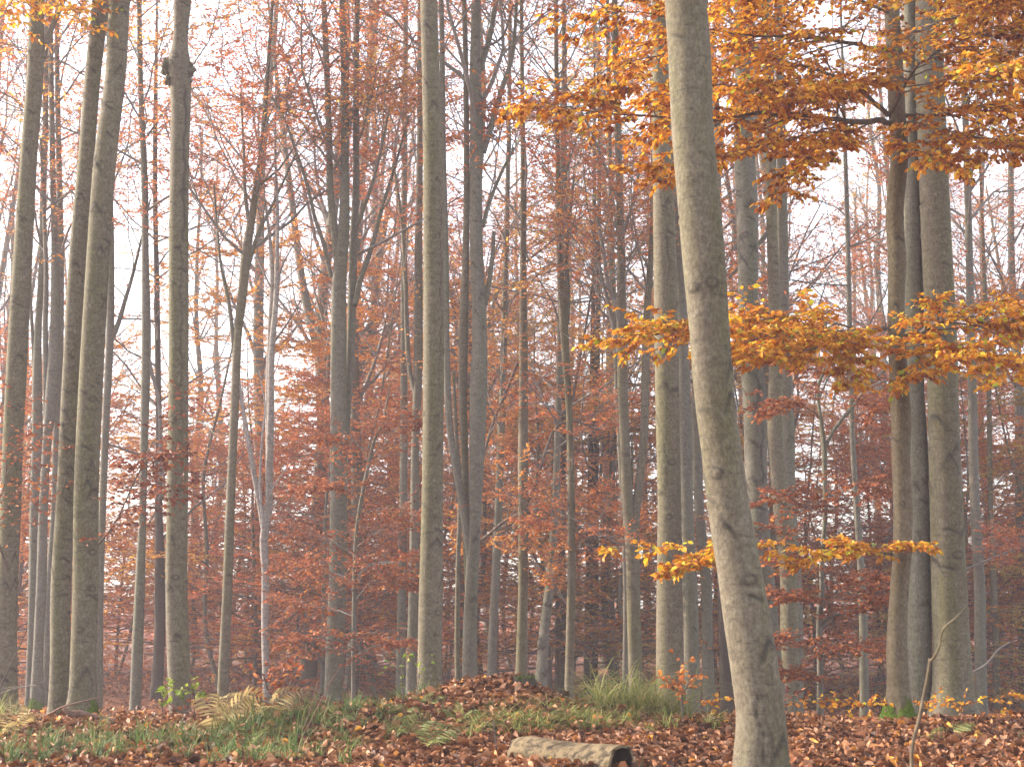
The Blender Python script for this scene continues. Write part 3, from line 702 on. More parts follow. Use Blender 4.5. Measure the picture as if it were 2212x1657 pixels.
# L: forked in three
tree('beech_tree', 'grey beech that divides into three tall stems against the white sky, left of centre', 24,
     [(1526, 699, 738), (1439, 703, 742), (1272, 710, 748), (1103, 712, 750), (900, 714, 750), (720, 715, 748), (600, 718, 748), (500, 730, 755), (333, 736, 754), (167, 736, 754), (0, 733, 745)],
     'bark_far', 51, 32, .03, 18, .02, .1, 9, cr=dict(NEAR, z0=8.5, n=14, leaf='leaf_russet', size=.066, n2=8, n3=7, keep=.85, nl=12),
     limbs=(('bark_far', 24, [(735, 640, 20), (728, 550, 17), (715, 433, 16), (710, 267, 14), (705, 130, 13), (699, 0, 11), (690, -150, 8)], 0, dict(n=8, L=2.4, leaf='leaf_russet', z0=6.6)),
            ('bark_far', 24.2, [(748, 960, 12), (752, 860, 15), (759, 720, 19), (763, 553, 18), (769, 400, 15), (769, 267, 13), (770, 100, 12), (772, 0, 11), (776, -150, 8)], 0, dict(n=8, L=2.4, leaf='leaf_russet', z0=7)),
            ('bark_far', 24, [(766, 660, 13), (780, 600, 12), (797, 553, 11), (812, 500, 9), (828, 440, 8), (850, 370, 6), (884, 250, 4)], .6, dict(n=7, L=1.8, leaf='leaf_russet')),
            ('bark_far', 24, [(770, 490, 9), (790, 440, 8), (800, 410, 8), (822, 330, 6), (840, 240, 4)], -.5, dict(n=6, L=1.6, leaf='leaf_russet')),
            ('bark_far', 24, [(716, 600, 9), (700, 530, 9), (680, 470, 8), (665, 405, 7), (640, 330, 6), (600, 230, 5), (570, 190, 4)], -.5, dict(n=8, L=2, leaf='leaf_russet'))))
# M: the one with a burl
tree('beech_tree', 'smooth beech with knobbly burls near the top and a dark streak down its right side', 19,
     [(1549, 367, 413), (1439, 362, 410), (1272, 358, 404), (1103, 360, 406), (820, 364, 407), (550, 365, 407), (333, 368, 408), (200, 368, 412), (143, 362, 412), (100, 372, 406), (0, 375, 413)],
     'bark', 55, 44, .015, 26, .012, .22, 10, cr=NEAR, burls=((361, 146, -.04, 13), (411, 152, -.02, 10), (367, 172, -.06, 10), (408, 175, -.03, 7)), wounds=((5.5, 6.1, 8.3, .17, .9, -.01), (5.2, 3.6, 6.1, .09, .7, -.008)))
tree('beech_tree', 'left one of two dark leaning beeches growing side by side at the left', 16.4,
     [(1550, 103, 145), (1439, 108, 150), (1272, 110, 153), (1103, 121, 161), (820, 135, 174), (550, 150, 186), (333, 170, 204), (167, 183, 217), (0, 200, 236)],
     'bark', 61, 44, .015, 30, .014, .22, 10, cr=NEAR)
def n_extra(root, base, rng):
    moss_skirt(root, base, rng, .32, [(1.1, .6, .25), (-.6, .4, .06)])
    gb, gl = Geo(), Geo()
    Y = 15.9
    for pts, w in (([(212, 1176, Y), (222, 1165, Y-.2), (240, 1140, Y-.4), (262, 1105, Y-.6), (290, 1040, Y-.8), (330, 960, Y-1), (372, 905, Y-1.2), (400, 870, Y-1.3)], .014),
                   ([(255, 1112, Y-.6), (300, 1085, Y-.8), (350, 1068, Y-1), (400, 1050, Y-1.2)], .006), ([(280, 1060, Y-.7), (320, 1010, Y-1), (375, 960, Y-1.2)], .005)):
        spray(gb, gl, rng, pts, w, .42, n1=17, n2=4, nl=4, size=.07, keep=.65, t0=.1, flat=.6)
    b = gb.build('side_branch', M['twig'], root, base)
    gl.build('withered_leaves', M['leaf_dull'], b, base)
tree('beech_tree', 'right one of two dark leaning beeches, with mossy root and withered side branch', 16,
     [(1540, 143, 210), (1500, 149, 209), (1439, 152, 207), (1272, 158, 212), (1103, 160, 212), (820, 171, 222), (550, 188, 237), (333, 205, 252), (167, 227, 270), (0, 237, 280)],
     'bark', 62, 48, .015, 34, .014, .28, 10, cr=NEAR, extra=n_extra)
def o_extra(root, base, rng):
    gb, gl = Geo(), Geo(); Y = 17.2
    for pts, w in (([(20, 1230, Y), (0, 1190, Y-.2), (-6, 1120, Y-.4), (10, 1030, Y-.6), (22, 930, Y-.8), (40, 850, Y-1)], .014), ([(-4, 1130, Y-.4), (40, 1060, Y-.7), (90, 1010, Y-.9), (125, 960, Y-1)], .007), ([(0, 1190, Y-.2), (50, 1110, Y-.6), (110, 1070, Y-.9), (130, 1060, Y-1)], .006), ([(10, 1030, Y-.6), (50, 980, Y-.8), (100, 930, Y-1)], .005)):
        spray(gb, gl, rng, pts, w, .5, n1=14, n2=3, nl=4, size=.06, keep=.6, t0=.15, flat=.4)
    b = gb.build('side_branch', M['twig'], root, base); gl.build('withered_leaves', M['leaf_dull2'], b, base)
    gb, gl = Geo(), Geo()
    for pts in ([(60, -40, Y), (110, 0, Y-1), (150, 30, Y-1.5), (190, 60, Y-2)], [(60, -40, Y), (30, 0, Y-1), (10, 20, Y-1.5), (-10, 25, Y-2)], [(90, -60, Y), (150, -20, Y-1), (200, 15, Y-1.6)], [(60, -40, Y), (50, 20, Y-.8), (52, 70, Y-1)]):
        spray(gb, gl, rng, pts, .012, .45, n1=12, n2=3, nl=4, size=.075, flat=.3)
    b = gb.build('bough', M['twig'], root, base); gl.build('foliage', M['leaf_yellow'], b, base)
tree('beech_tree', 'leftmost thick beech trunk at the picture edge with dark arched scars and golden leaves above', 18,
     [(1533, -8, 38), (1439, -8, 36), (1272, -6, 38), (1103, 0, 45), (986, 5, 48), (820, 13, 56), (550, 30, 69), (333, 45, 80), (167, 58, 93), (0, 65, 97)],
     'bark', 65, 44, .015, 34, .014, .22, 10, cr=NEAR, extra=o_extra, limbs=(('bark', 18, [(92, 125, 13), (100, 100, 11), (112, 60, 11), (128, 25, 10), (145, -20, 9), (170, -100, 6)]),))
# grey group behind the twins
tree('beech_tree', 'left slender stem of the grey trio standing behind the two dark leaning beeches', 29,
     [(1505, 54, 71), (1272, 62, 80), (1103, 64, 84), (950, 70, 92), (820, 70, 90), (720, 74, 90), (600, 82, 96), (433, 86, 100), (250, 92, 104), (0, 98, 106)], 'bark_far', 71, 22, .05, 10, .03, .15, 6, cr=dict(NEAR, z0=8.5, n=14, leaf='leaf_russet', size=.075, n2=8, n3=6, nl=12, L=4),
     limbs=(('bark_far', 29, [(76, 830, 9), (72, 750, 8), (66, 650, 7), (64, 560, 6), (55, 430, 4)], 0, dict(n=5, L=2, leaf='leaf_russet')),))
tree('beech_tree', 'thickest middle stem of the grey trio behind the dark leaning pair, moss at its foot', 28,
     [(1506, 66, 95), (1440, 70, 93), (1272, 78, 100), (1103, 84, 104), (950, 92, 112), (850, 98, 126), (720, 108, 130), (553, 111, 128), (433, 109, 122), (250, 106, 118), (0, 104, 114)], 'bark_far', 72, 24, .05, 12, .03, .2, 6, cr=dict(NEAR, z0=9, n=14, leaf='leaf_russet', size=.075, n2=8, n3=6, nl=12, L=4),
     limbs=(('bark_far', 28, [(100, 900, 14), (99, 800, 13), (98, 700, 12), (100, 600, 11), (96, 480, 9), (88, 300, 6)], 0, dict(n=6, L=2.2, leaf='leaf_russet')),), extra=lambda r, b, g: moss_skirt(r, b, g, .4, [(0, 1.6, .28)]))
tree('beech_tree', 'right stem of the grey trio, half hidden by the dark leaning pair', 30,
     [(1480, 91, 108), (1273, 98, 114), (1103, 110, 126), (950, 114, 130), (820, 118, 136), (700, 122, 138), (553, 124, 138), (300, 120, 132), (0, 118, 128)], 'bark_far', 73, 20, .06, 8, .03, .1, 6, cr=dict(NEAR, z0=8.5, n=14, leaf='leaf_russet', size=.075, n2=8, n3=6, nl=12, L=4))
tree('beech_tree', 'grey beech showing just right of the dark leaning pair, forking to the right high up', 27,
     [(1515, 203, 222), (1272, 208, 224), (1103, 213, 229), (886, 222, 238), (720, 229, 246), (553, 233, 247), (400, 232, 244), (0, 232, 240)], 'bark_far', 74, 24, .05, 10, .02, .1, 6, cr=dict(NEAR, z0=8, n=16, leaf='leaf_orange', size=.075, n2=8, n3=6, nl=12, L=4),
     limbs=(('bark_far', 27, [(238, 740, 12), (255, 700, 11), (270, 650, 9), (285, 600, 8), (300, 540, 6), (325, 430, 4)], 0, dict(n=7, L=2.2, leaf='leaf_orange')),))
tree('beech_tree', 'greenish grey beech standing alone in the gap left of the burled trunk', 25,
     [(1562, 278, 303), (1439, 283, 308), (1272, 291, 313), (1103, 300, 316), (886, 304, 322), (720, 306, 326), (553, 306, 322), (400, 305, 320), (250, 300, 312), (0, 296, 306)], 'bark_far', 75, 26, .045, 12, .02, .1, 6, cr=dict(NEAR, z0=7.5, n=18, leaf='leaf_orange', size=.07, n2=8, n3=6, nl=12, L=3.6),
     limbs=(('twig_grey', 25, [(322, 780, 8), (332, 820, 8), (342, 860, 8), (346, 920, 9), (347, 1000, 10), (345, 1080, 9)]),))
tree('beech_tree', 'dark leafy trunk beside the left edge of the burled beech', 33,
     [(1533, 320, 350), (1439, 330, 354), (1272, 334, 357), (1103, 334, 352), (950, 336, 350), (700, 334, 346), (300, 330, 340)], 'bark_dark', 76, 20, .06, 8, .03, .15, 4, cr=dict(NEAR, z0=2.2, n=26, leaf='leaf_russet', size=.09, L=3.4, ang=(45, 90), flat=.2, trop=.0))
tree('beech_tree', 'slender beech tilted to the right, standing left of the pale forked snag', 24,
     [(1526, 468, 493), (1439, 472, 495), (1272, 481, 502), (1103, 487, 507), (950, 494, 513), (820, 500, 519), (720, 505, 523), (640, 513, 533), (553, 521, 541), (450, 540, 555), (333, 558, 570), (150, 574, 583), (0, 585, 592)], 'bark', 77, 28, .04, 12, .02, .08, 6, cr=dict(NEAR, z0=7, n=14, leaf='leaf_russet', size=.066, L=3.4, n2=8, n3=7, keep=.8, nl=12),
     limbs=(('bark_far', 24, [(508, 800, 10), (502, 720, 9), (492, 640, 8), (480, 590, 6), (470, 500, 5), (462, 400, 4)], 0, dict(n=6, L=2, leaf='leaf_russet', keep=.7)),
            ('bark_far', 24, [(540, 500, 9), (530, 420, 8), (527, 330, 6), (520, 200, 5)], 0, dict(n=6, L=2, leaf='leaf_russet', keep=.7)),
            ('bark_far', 24, [(530, 600, 9), (560, 500, 8), (590, 440, 6), (640, 330, 4)], 0, dict(n=6, L=2, leaf='leaf_russet', keep=.7))))
tree('dead_tree', 'pale dead snag that splits into thin bare white stems from one slim foot', 24,
     [(1520, 568, 584), (1440, 566, 582), (1340, 564, 581), (1240, 565, 581), (1160, 562, 580), (1103, 572, 588), (1000, 574, 590), (900, 577, 592), (760, 580, 594), (650, 590, 602), (553, 594, 603), (450, 596, 603), (330, 592, 597)], 'bark_pale', 78, 24, .04, 14, .03, .08, 1.5,
     limbs=(('bark_pale', 24, [(572, 1150, 15), (563, 1100, 13), (550, 1030, 12), (538, 960, 11), (526, 890, 9), (516, 820, 7), (510, 770, 4)]),
            ('bark_pale', 24.1, [(580, 1000, 12), (579, 850, 12), (584, 700, 11), (588, 600, 10), (585, 540, 8), (572, 430, 5)]),
            ('bark_pale', 23.8, [(570, 1140, 8), (562, 1060, 6), (566, 950, 5), (572, 870, 4), (565, 830, 3), (560, 800, 2)]),
            ('bark_pale', 23.8, [(562, 1110, 5), (580, 1080, 4), (592, 1050, 3), (620, 1010, 2)]),
            ('twig_grey', 24, [(592, 740, 5), (620, 700, 4), (650, 650, 3)]), ('twig_grey', 24, [(594, 640, 5), (612, 570, 4), (640, 520, 2)]), ('twig_grey', 24, [(584, 620, 4), (560, 560, 3), (548, 500, 2)])))
tree('beech_tree', 'thin grey beech with a pale green tinge, right of the many-stemmed clump', 31,
     [(1480, 1051, 1073), (1373, 1055, 1075), (1239, 1062, 1080), (1106, 1068, 1085), (950, 1074, 1090), (800, 1080, 1094), (600, 1086, 1098), (300, 1094, 1103), (0, 1098, 1106)], 'bark_far', 81, 20, .06, 8, .02, .1, 5, cr=dict(NEAR, z0=4.5, n=24, leaf='leaf_orange', size=.072, n2=7, n3=6, nl=9, L=3.4, ang=(40, 80), flat=.3, keep=.7))
tree('beech_tree', 'straight beech with a pale green foot rising right behind the leafy mound', 27,
     [(1485, 1112, 1139), (1373, 1116, 1140), (1273, 1119, 1140), (1106, 1119, 1142), (986, 1119, 1141), (853, 1121, 1140), (720, 1122, 1140), (553, 1123, 1137), (433, 1124, 1138), (250, 1124, 1134), (0, 1122, 1130)], 'bark', 82, 26, .045, 12, .02, .08, 5, cr=dict(NEAR, z0=7, n=22, leaf='leaf_orange', size=.09, L=4.2),
     limbs=(('twig', 27, [(1138, 1113, 6), (1155, 1100, 6), (1190, 1105, 5), (1230, 1130, 5), (1280, 1150, 4), (1330, 1175, 3)], -1, dict(n=8, L=1.2, leaf='leaf_russet', ang=(60, 100))),
            ('twig', 27, [(1120, 1110, 6), (1090, 1125, 6), (1060, 1150, 5), (1040, 1165, 4)], 1, dict(n=5, L=1.2, leaf='leaf_orange', ang=(60, 100))),
            ('twig', 27, [(1138, 1090, 7), (1160, 1040, 6), (1180, 970, 6), (1205, 920, 5), (1240, 910, 4), (1290, 930, 3)], -.6, dict(n=8, L=1.4, leaf='leaf_russet', ang=(50, 90))),
            ('twig', 27, [(1120, 780, 7), (1100, 830, 6), (1070, 900, 6), (1040, 1000, 6)], .6, dict(n=5, L=1.2, leaf='leaf_orange')),
            ('twig', 27, [(1140, 1170, 5), (1180, 1250, 4), (1230, 1310, 3)], -.6, dict(n=4, L=1.0, leaf='leaf_orange'))))
tree('beech_tree', 'crooked knobbly beech leaning right with swollen burls on its stem', 30,
     [(1500, 1148, 1182), (1440, 1158, 1184), (1373, 1164, 1187), (1273, 1176, 1197), (1173, 1186, 1203), (1106, 1191, 1208), (986, 1196, 1210), (850, 1200, 1214), (600, 1206, 1218), (200, 1212, 1222)], 'bark_far', 83, 22, .04, 14, .05, .2, 6, cr=dict(NEAR, z0=4, n=24, leaf='leaf_orange', size=.09, L=3.6, ang=(45, 85), flat=.3), burls=((1184, 1298, -.12, 8), (1170, 1390, -.1, 9), (1176, 1450, -.1, 8)))
tree('beech_tree', 'very slim straight olive beech right of the crooked knobbly one', 26,
     [(1520, 1219, 1239), (1439, 1221, 1240), (1273, 1225, 1243), (1106, 1226, 1243), (886, 1222, 1236), (720, 1210, 1228), (600, 1204, 1218), (553, 1202, 1214), (400, 1200, 1211), (0, 1196, 1205)], 'bark', 84, 22, .045, 10, .025, .08, 5, cr=dict(NEAR, z0=7.5, n=20, leaf='leaf_russet', size=.09, L=4),
     limbs=(('bark_far', 26, [(1226, 700, 9), (1228, 640, 9), (1224, 560, 8), (1230, 480, 7), (1240, 380, 5)], 0, dict(n=6, L=2, leaf='leaf_russet')), ('twig', 26, [(1236, 870, 6), (1250, 790, 5), (1268, 690, 5), (1282, 600, 4), (1300, 510, 3)], -.5, dict(n=7, L=1.6, leaf='leaf_russet'))))
# Z: low fork
tree('beech_tree', 'grey beech forking into a V low on its stem, left of the thick two-toned trunk', 25,
     [(1485, 1358, 1390), (1373, 1355, 1386), (1273, 1353, 1383), (1173, 1350, 1380), (1103, 1344, 1370), (986, 1340, 1362), (820, 1334, 1356), (686, 1332, 1353), (553, 1333, 1351), (400, 1330, 1346), (0, 1322, 1334)], 'bark', 85, 30, .035, 16, .02, .1, 6, cr=dict(NEAR, z0=7.5, n=18, leaf='leaf_russet', size=.09, L=4),
     limbs=(('bark', 25, [(1370, 1190, 20), (1374, 1103, 20), (1380, 1053, 19), (1390, 953, 18), (1394, 820, 18), (1399, 653, 15), (1406, 553, 12), (1410, 400, 10), (1412, 200, 8)], 0, dict(n=8, L=2.2, leaf='leaf_russet', z0=7)),
            ('bark', 25, [(1360, 1120, 6), (1364, 1050, 6), (1366, 980, 5), (1364, 940, 3)]),
            ('twig_grey', 25, [(1345, 800, 12), (1335, 750, 11), (1322, 690, 9), (1310, 640, 8), (1300, 600, 7), (1285, 520, 6), (1265, 430, 4)], .4, dict(n=7, L=2, leaf='leaf_russet')),
            ('twig_grey', 25, [(1342, 720, 10), (1330, 660, 9), (1312, 610, 8), (1305, 553, 8), (1290, 470, 6)], -.4, dict(n=7, L=2, leaf='leaf_russet')),
            ('twig', 25, [(1352, 1180, 5), (1310, 1160, 5), (1260, 1130, 4), (1210, 1110, 3)], .8, dict(n=6, L=1.2, leaf='leaf_russet', ang=(60, 100)))))
tree('beech_tree', 'thin companion stem close to the left foot of the V-forked beech', 29,
     [(1490, 1344, 1356), (1273, 1346, 1358), (1106, 1340, 1352), (800, 1326, 1338), (500, 1316, 1326), (0, 1308, 1316)], 'bark_far', 86, 16, .08, 4, .02, .1, 5, cr=dict(NEAR, z0=7, n=16, leaf='leaf_russet', size=.09, L=3.4))
for k, (lab, R_) in enumerate((('dark conifer trunk just left of the very slim olive beech', [(1500, 1202, 1222), (1273, 1206, 1222), (1106, 1208, 1222), (800, 1212, 1224), (400, 1216, 1226)]),
                               ('left one of two near-black conifer trunks right of the very slim olive beech', [(1500, 1259, 1276), (1273, 1264, 1279), (1106, 1268, 1281), (800, 1274, 1285), (400, 1280, 1288)]),
                               ('right one of two near-black conifer trunks right of the very slim olive beech', [(1500, 1276, 1292), (1273, 1278, 1293), (1106, 1280, 1293), (800, 1285, 1296), (400, 1290, 1299)]))):
    tree('conifer_tree', lab, 36+k, R_, 'bark_dark', 90+k, 16, .08, 4, .03, .1, 5, cr=dict(NEAR, z0=9, n=20, leaf='leaf_olive', size=.08, L=2.6, ang=(70, 100), trop=-.02), group='dark conifers deep in the wood')
tree('beech_tree', 'dim grey beech between the dark narrow beech and the leaning foreground trunk', 32,
     [(1520, 1519, 1547), (1439, 1516, 1542), (1273, 1514, 1538), (1106, 1500, 1522), (800, 1494, 1512), (300, 1486, 1500)], 'bark_far', 93, 20, .06, 8, .03, .1, 5, cr=dict(NEAR, z0=6, n=22, leaf='leaf_russet', size=.075, n2=8, n3=6, nl=12, L=4, ang=(40, 80)))
tree('beech_tree', 'dark trunk tucked close behind the lower left edge of the leaning foreground trunk', 31,
     [(1530, 1556, 1584), (1373, 1552, 1576), (1106, 1546, 1566), (700, 1538, 1552)], 'bark_dark', 94, 20, .06, 8, .03, .1, 8, cr=dict(NEAR, z0=6, n=18, leaf='leaf_russet', size=.075, n2=8, n3=6, nl=12, L=4, ang=(40, 80)))
tree('beech_tree', 'straight thin trunk between the small forked tree and the mossy young beech', 27,
     [(1545, 1857, 1878), (1439, 1857, 1876), (1273, 1854, 1871), (1106, 1845, 1858), (960, 1836, 1848), (800, 1832, 1843), (500, 1826, 1836)], 'bark_far', 95, 18, .06, 6, .02, .1, 6, cr=dict(NEAR, z0=5, n=20, leaf='leaf_russet', size=.09, L=3.2, ang=(50, 85), flat=.25))
tree('beech_tree', 'dim grey beech seen just right of the thickest right trunk', 30,
     [(1543, 2108, 2134), (1406, 2106, 2130), (1273, 2104, 2128), (1106, 2096, 2118), (800, 2090, 2108), (300, 2080, 2094)], 'bark_far', 96, 20, .06, 8, .03, .1, 7, cr=dict(NEAR, z0=7, n=20, leaf='leaf_russet', size=.075, n2=8, n3=6, nl=12, L=4.4),
     limbs=(('twig_grey', 28, [(2085, 1230, 5), (2120, 1215, 5), (2170, 1195, 4), (2230, 1175, 3)], 0, dict(n=5, L=1.2, leaf='leaf_russet', ang=(60, 95))), ('twig_grey', 22, [(2095, 1455, 5), (2130, 1435, 5), (2160, 1400, 4), (2182, 1387, 3)])))
tree('beech_tree', 'sun-edged thin beech farther right of the thickest trunk', 34,
     [(1543, 2146, 2160), (1373, 2143, 2158), (1106, 2134, 2146), (800, 2130, 2140)], 'bark', 97, 18, .08, 6, .03, .1, 8, cr=dict(NEAR, z0=6, n=20, leaf='leaf_russet', size=.075, n2=8, n3=6, nl=12, L=4))
# small forked tree with layered dull sprays
def aa_extra(root, base, rng):
    gb, gl = Geo(), Geo(); Y = 19.5
    for pts, w, s in (([(1776, 1360, Y), (1800, 1338, Y), (1840, 1320, Y-.2), (1890, 1300, Y-.4)], .013, .5), ([(1772, 1410, Y), (1740, 1400, Y-.4), (1700, 1385, Y-.8), (1672, 1375, Y-1)], .012, .8),
                   ([(1775, 1420, Y), (1800, 1400, Y-.3), (1860, 1395, Y-.6), (1910, 1400, Y-.8)], .012, .7), ([(1770, 1480, Y), (1730, 1460, Y-.3), (1680, 1450, Y-.8)], .010, .6), ([(1780, 1250, Y), (1740, 1230, Y-.4), (1690, 1180, Y-.8), (1670, 1140, Y-1)], .010, .7),
                   ([(1782, 1200, Y), (1730, 1090, Y-.4), (1680, 1070, Y-.8)], .010, .6), ([(1770, 900, Y), (1720, 870, Y-.4), (1670, 880, Y-.8)], .010, .7), ([(1850, 900, Y), (1880, 880, Y-.3), (1915, 870, Y-.6)], .008, .8),
                   ([(1890, 850, Y), (1840, 830, Y+.5), (1780, 800, Y+1), (1720, 790, Y+1.3)], .01, .8), ([(1800, 1010, Y), (1850, 1040, Y-.4), (1910, 1060, Y-.7)], .008, .6), ([(1775, 1310, Y), (1830, 1270, Y-.4), (1900, 1250, Y-.8)], .008, .6), ([(1774, 1300, Y), (1720, 1290, Y-.4), (1690, 1285, Y-.6)], .008, .5)):
        spray(gb, gl, rng, pts, w, s, n1=16, n2=5, nl=6, size=.07, t0=.25, flat=.2, leaf=LEAF1)
    gb.build('branches', M['twig'], root, base); gl.build('foliage', M['leaf_dull2'], root, base)
tree('beech_tree', 'small winding two-armed tree with flat rust red sprays, left of the mossy young beech', 19.5,
     [(1548, 1764, 1779), (1439, 1765, 1778), (1373, 1763, 1777), (1320, 1764, 1778), (1273, 1770, 1781), (1223, 1769, 1780), (1106, 1778, 1788), (1020, 1776, 1787), (963, 1774, 1786), (900, 1769, 1776), (836, 1764, 1771), (790, 1780, 1785)], 'bark_far', 98, 20, .04, 10, .04, .1, 1.0, extra=aa_extra,
     limbs=(('bark_far', 19.5, [(1781, 970, 9), (1795, 940, 8), (1820, 905, 8), (1850, 870, 7), (1875, 830, 7), (1905, 805, 6), (1925, 790, 5)], .3), ('bark_far', 19.5, [(1776, 1352, 8), (1790, 1335, 7), (1830, 1322, 6), (1870, 1310, 5), (1892, 1298, 4)]), ('bark_far', 19.5, [(1770, 860, 5), (1785, 825, 4), (1805, 780, 3)])))
def ab_extra(root, base, rng):
    gb, gl = Geo(), Geo(); Y = 22
    for pts, w, s in (([(766, 1280, Y), (740, 1255, Y-.3), (700, 1240, Y-.6), (640, 1225, Y-1)], .013, 1.1), ([(768, 1270, Y), (800, 1225, Y-.2), (850, 1215, Y-.5), (895, 1205, Y-.8)], .013, 1.0), ([(766, 1300, Y), (800, 1260, Y-.2), (860, 1255, Y-.5), (910, 1245, Y-.8)], .012, .9),
                   ([(770, 1180, Y), (800, 1160, Y-.3), (850, 1130, Y-.6), (900, 1110, Y-.9)], .010, 1.0), ([(785, 1080, Y), (740, 1060, Y-.3), (690, 1050, Y-.7)], .01, .9), ([(800, 990, Y), (840, 940, Y-.2), (880, 900, Y-.5)], .009, .9), ([(762, 1400, Y), (700, 1380, Y-.5), (640, 1385, Y-1)], .01, .9),
                   ([(762, 1420, Y), (830, 1390, Y-.5), (900, 1400, Y-1)], .01, .8), ([(800, 1000, Y), (760, 950, Y+.3), (700, 940, Y+.6)], .009, .9), ([(764, 1330, Y), (700, 1310, Y+.5), (620, 1300, Y+1)], .01, .9), ([(768, 1200, Y), (720, 1170, Y+.3), (650, 1150, Y+.7)], .01, .9)):
        spray(gb, gl, rng, pts, w, s, n1=20, n2=5, nl=6, size=.066, t0=.2, flat=.25, leaf=LEAF1)
    gb.build('branches', M['twig_grey'], root, base); gl.build('foliage', M['leaf_dull2'], root, base)
tree('beech_tree', 'thin pale young beech in rust red leaf, right of the three-stemmed beech', 22,
     [(1520, 758, 768), (1400, 759, 769), (1280, 761, 771), (1200, 763, 771), (1130, 768, 776), (1060, 780, 788), (1000, 793, 801), (950, 806, 812), (910, 826, 831)], 'bark_far', 99, 18, .05, 8, .03, .1, .6, extra=ab_extra,
     limbs=(('bark_pale', 22, [(766, 1285, 6), (785, 1230, 6), (810, 1218, 5), (850, 1213, 4), (895, 1205, 3)]), ('bark_pale', 22, [(766, 1270, 6), (750, 1250, 5), (735, 1243, 5), (700, 1235, 3)])))

# ------------------------------------------------------------------ the wood behind: a few kinds, copied
def part_copy(root, loc, rz, s, label):
    r = root.copy(); C.objects.link(r); r.location = loc; r.rotation_euler = (0, 0, rz); r.scale = (s, s, s); r['label'] = label
    for ch in root.children:
        c = ch.copy(); C.objects.link(c); c.parent = r
    return r

def tall_proto(seed, leaf):
    rng = R(seed); root = thing('beech_tree', (0, 0, 0), '', 'tree', 'tall beeches fading into the haze')
    H = rng.uniform(23, 27); k = 9; z = np.linspace(-.4, H, k)
    P = np.stack([np.cumsum(rng.normal(0, .16, k)), np.cumsum(rng.normal(0, .16, k)), z], 1); P[:, :2] -= P[1, :2]
    r = np.linspace(rng.uniform(.17, .25), .04, k)
    g = Geo(); trunk_tube(g, P, r, 14, rng, .25, .03, 6, 0, .15)
    pts, rad = resample(P, r, .3)
    fk = rng.uniform(6, 10); a = rng.uniform(0, 6.28)
    if seed % 2:
        b = np.array([np.interp(fk, P[:, 2], P[:, c]) for c in range(3)])
        Q = np.array([b, b+[math.cos(a)*.5, math.sin(a)*.5, 1.5], b+[math.cos(a)*1.2, math.sin(a)*1.2, 5], b+[math.cos(a)*2.2, math.sin(a)*2.2, 11]])
        trunk_tube(g, Q, np.array([.13, .11, .09, .03]), 10, rng, .25, .03)
    g.build('trunk', M['bark_far'], root)
    add_crown(rng, root, (0, 0, 0), pts, rad, rng.uniform(5.5, 8), 28, 5.0, leaf, .072, (20, 58), 7, 6, 11, .45, 1.0, .05)
    return root

def low_proto(seed, leaf):
    rng = R(seed); root = thing('young_beech', (0, 0, 0), '', 'tree', 'young beeches of the understorey')
    H = rng.uniform(7.5, 11); k = 7; z = np.linspace(-.3, H, k)
    P = np.stack([np.cumsum(rng.normal(0, .2, k)), np.cumsum(rng.normal(0, .2, k)), z], 1); P[:, :2] -= P[1, :2]
    r = np.linspace(rng.uniform(.05, .085), .012, k)
    g = Geo(); trunk_tube(g, P, r, 10, rng, .2, .04, 3, 0, .1); g.build('trunk', M['bark_far'], root)
    pts, rad = resample(P, r, .2)
    add_crown(rng, root, (0, 0, 0), pts, rad, .7, 34, 3.2, leaf, .076, (62, 96), 7, 6, 18, .16, 1.0, .0, 'twig')
    return root

def mid_proto(seed, leaf):
    rng = R(seed); root = thing('beech_tree', (0, 0, 0), '', 'tree', 'half grown beeches in the middle storey')
    H = rng.uniform(14, 18); k = 8; z = np.linspace(-.3, H, k)
    P = np.stack([np.cumsum(rng.normal(0, .22, k)), np.cumsum(rng.normal(0, .22, k)), z], 1); P[:, :2] -= P[1, :2]
    r = np.linspace(rng.uniform(.10, .14), .02, k)
    g = Geo(); trunk_tube(g, P, r, 12, rng, .25, .04, 4, 0, .1); g.build('trunk', M['bark_far'], root)
    pts, rad = resample(P, r, .25)
    add_crown(rng, root, (0, 0, 0), pts, rad, rng.uniform(2.5, 5), 40, 4.2, leaf, .088, (45, 80), 7, 6, 11, .22, 1.0, .01)
    return root
protoM = [mid_proto(400+i, lf) for i, lf in enumerate(('leaf_russet', 'leaf_orange', 'leaf_russet'))]
protoT = [tall_proto(200+i, lf) for i, lf in enumerate(('leaf_russet', 'leaf_russet', 'leaf_orange', 'leaf_russet', 'leaf_russet', 'leaf_orange'))]
protoL = [low_proto(300+i, lf) for i, lf in enumerate(('leaf_russet', 'leaf_russet', 'leaf_orange', 'leaf_russet', 'leaf_gold'))]
rng = R(77)
used = {}
def place(proto, x, y, label):
    s = rng.uniform(.85, 1.15); rz = rng.uniform(0, 6.28); z = float(gz(x, y))
    if id(proto) not in used:
        used[id(proto)] = 1
        proto.location = (x, y, z); proto.rotation_euler = (0, 0, rz); proto.scale = (s, s, s); proto['label'] = label
    else:
        part_copy(proto, (x, y, z), rz, s, label)

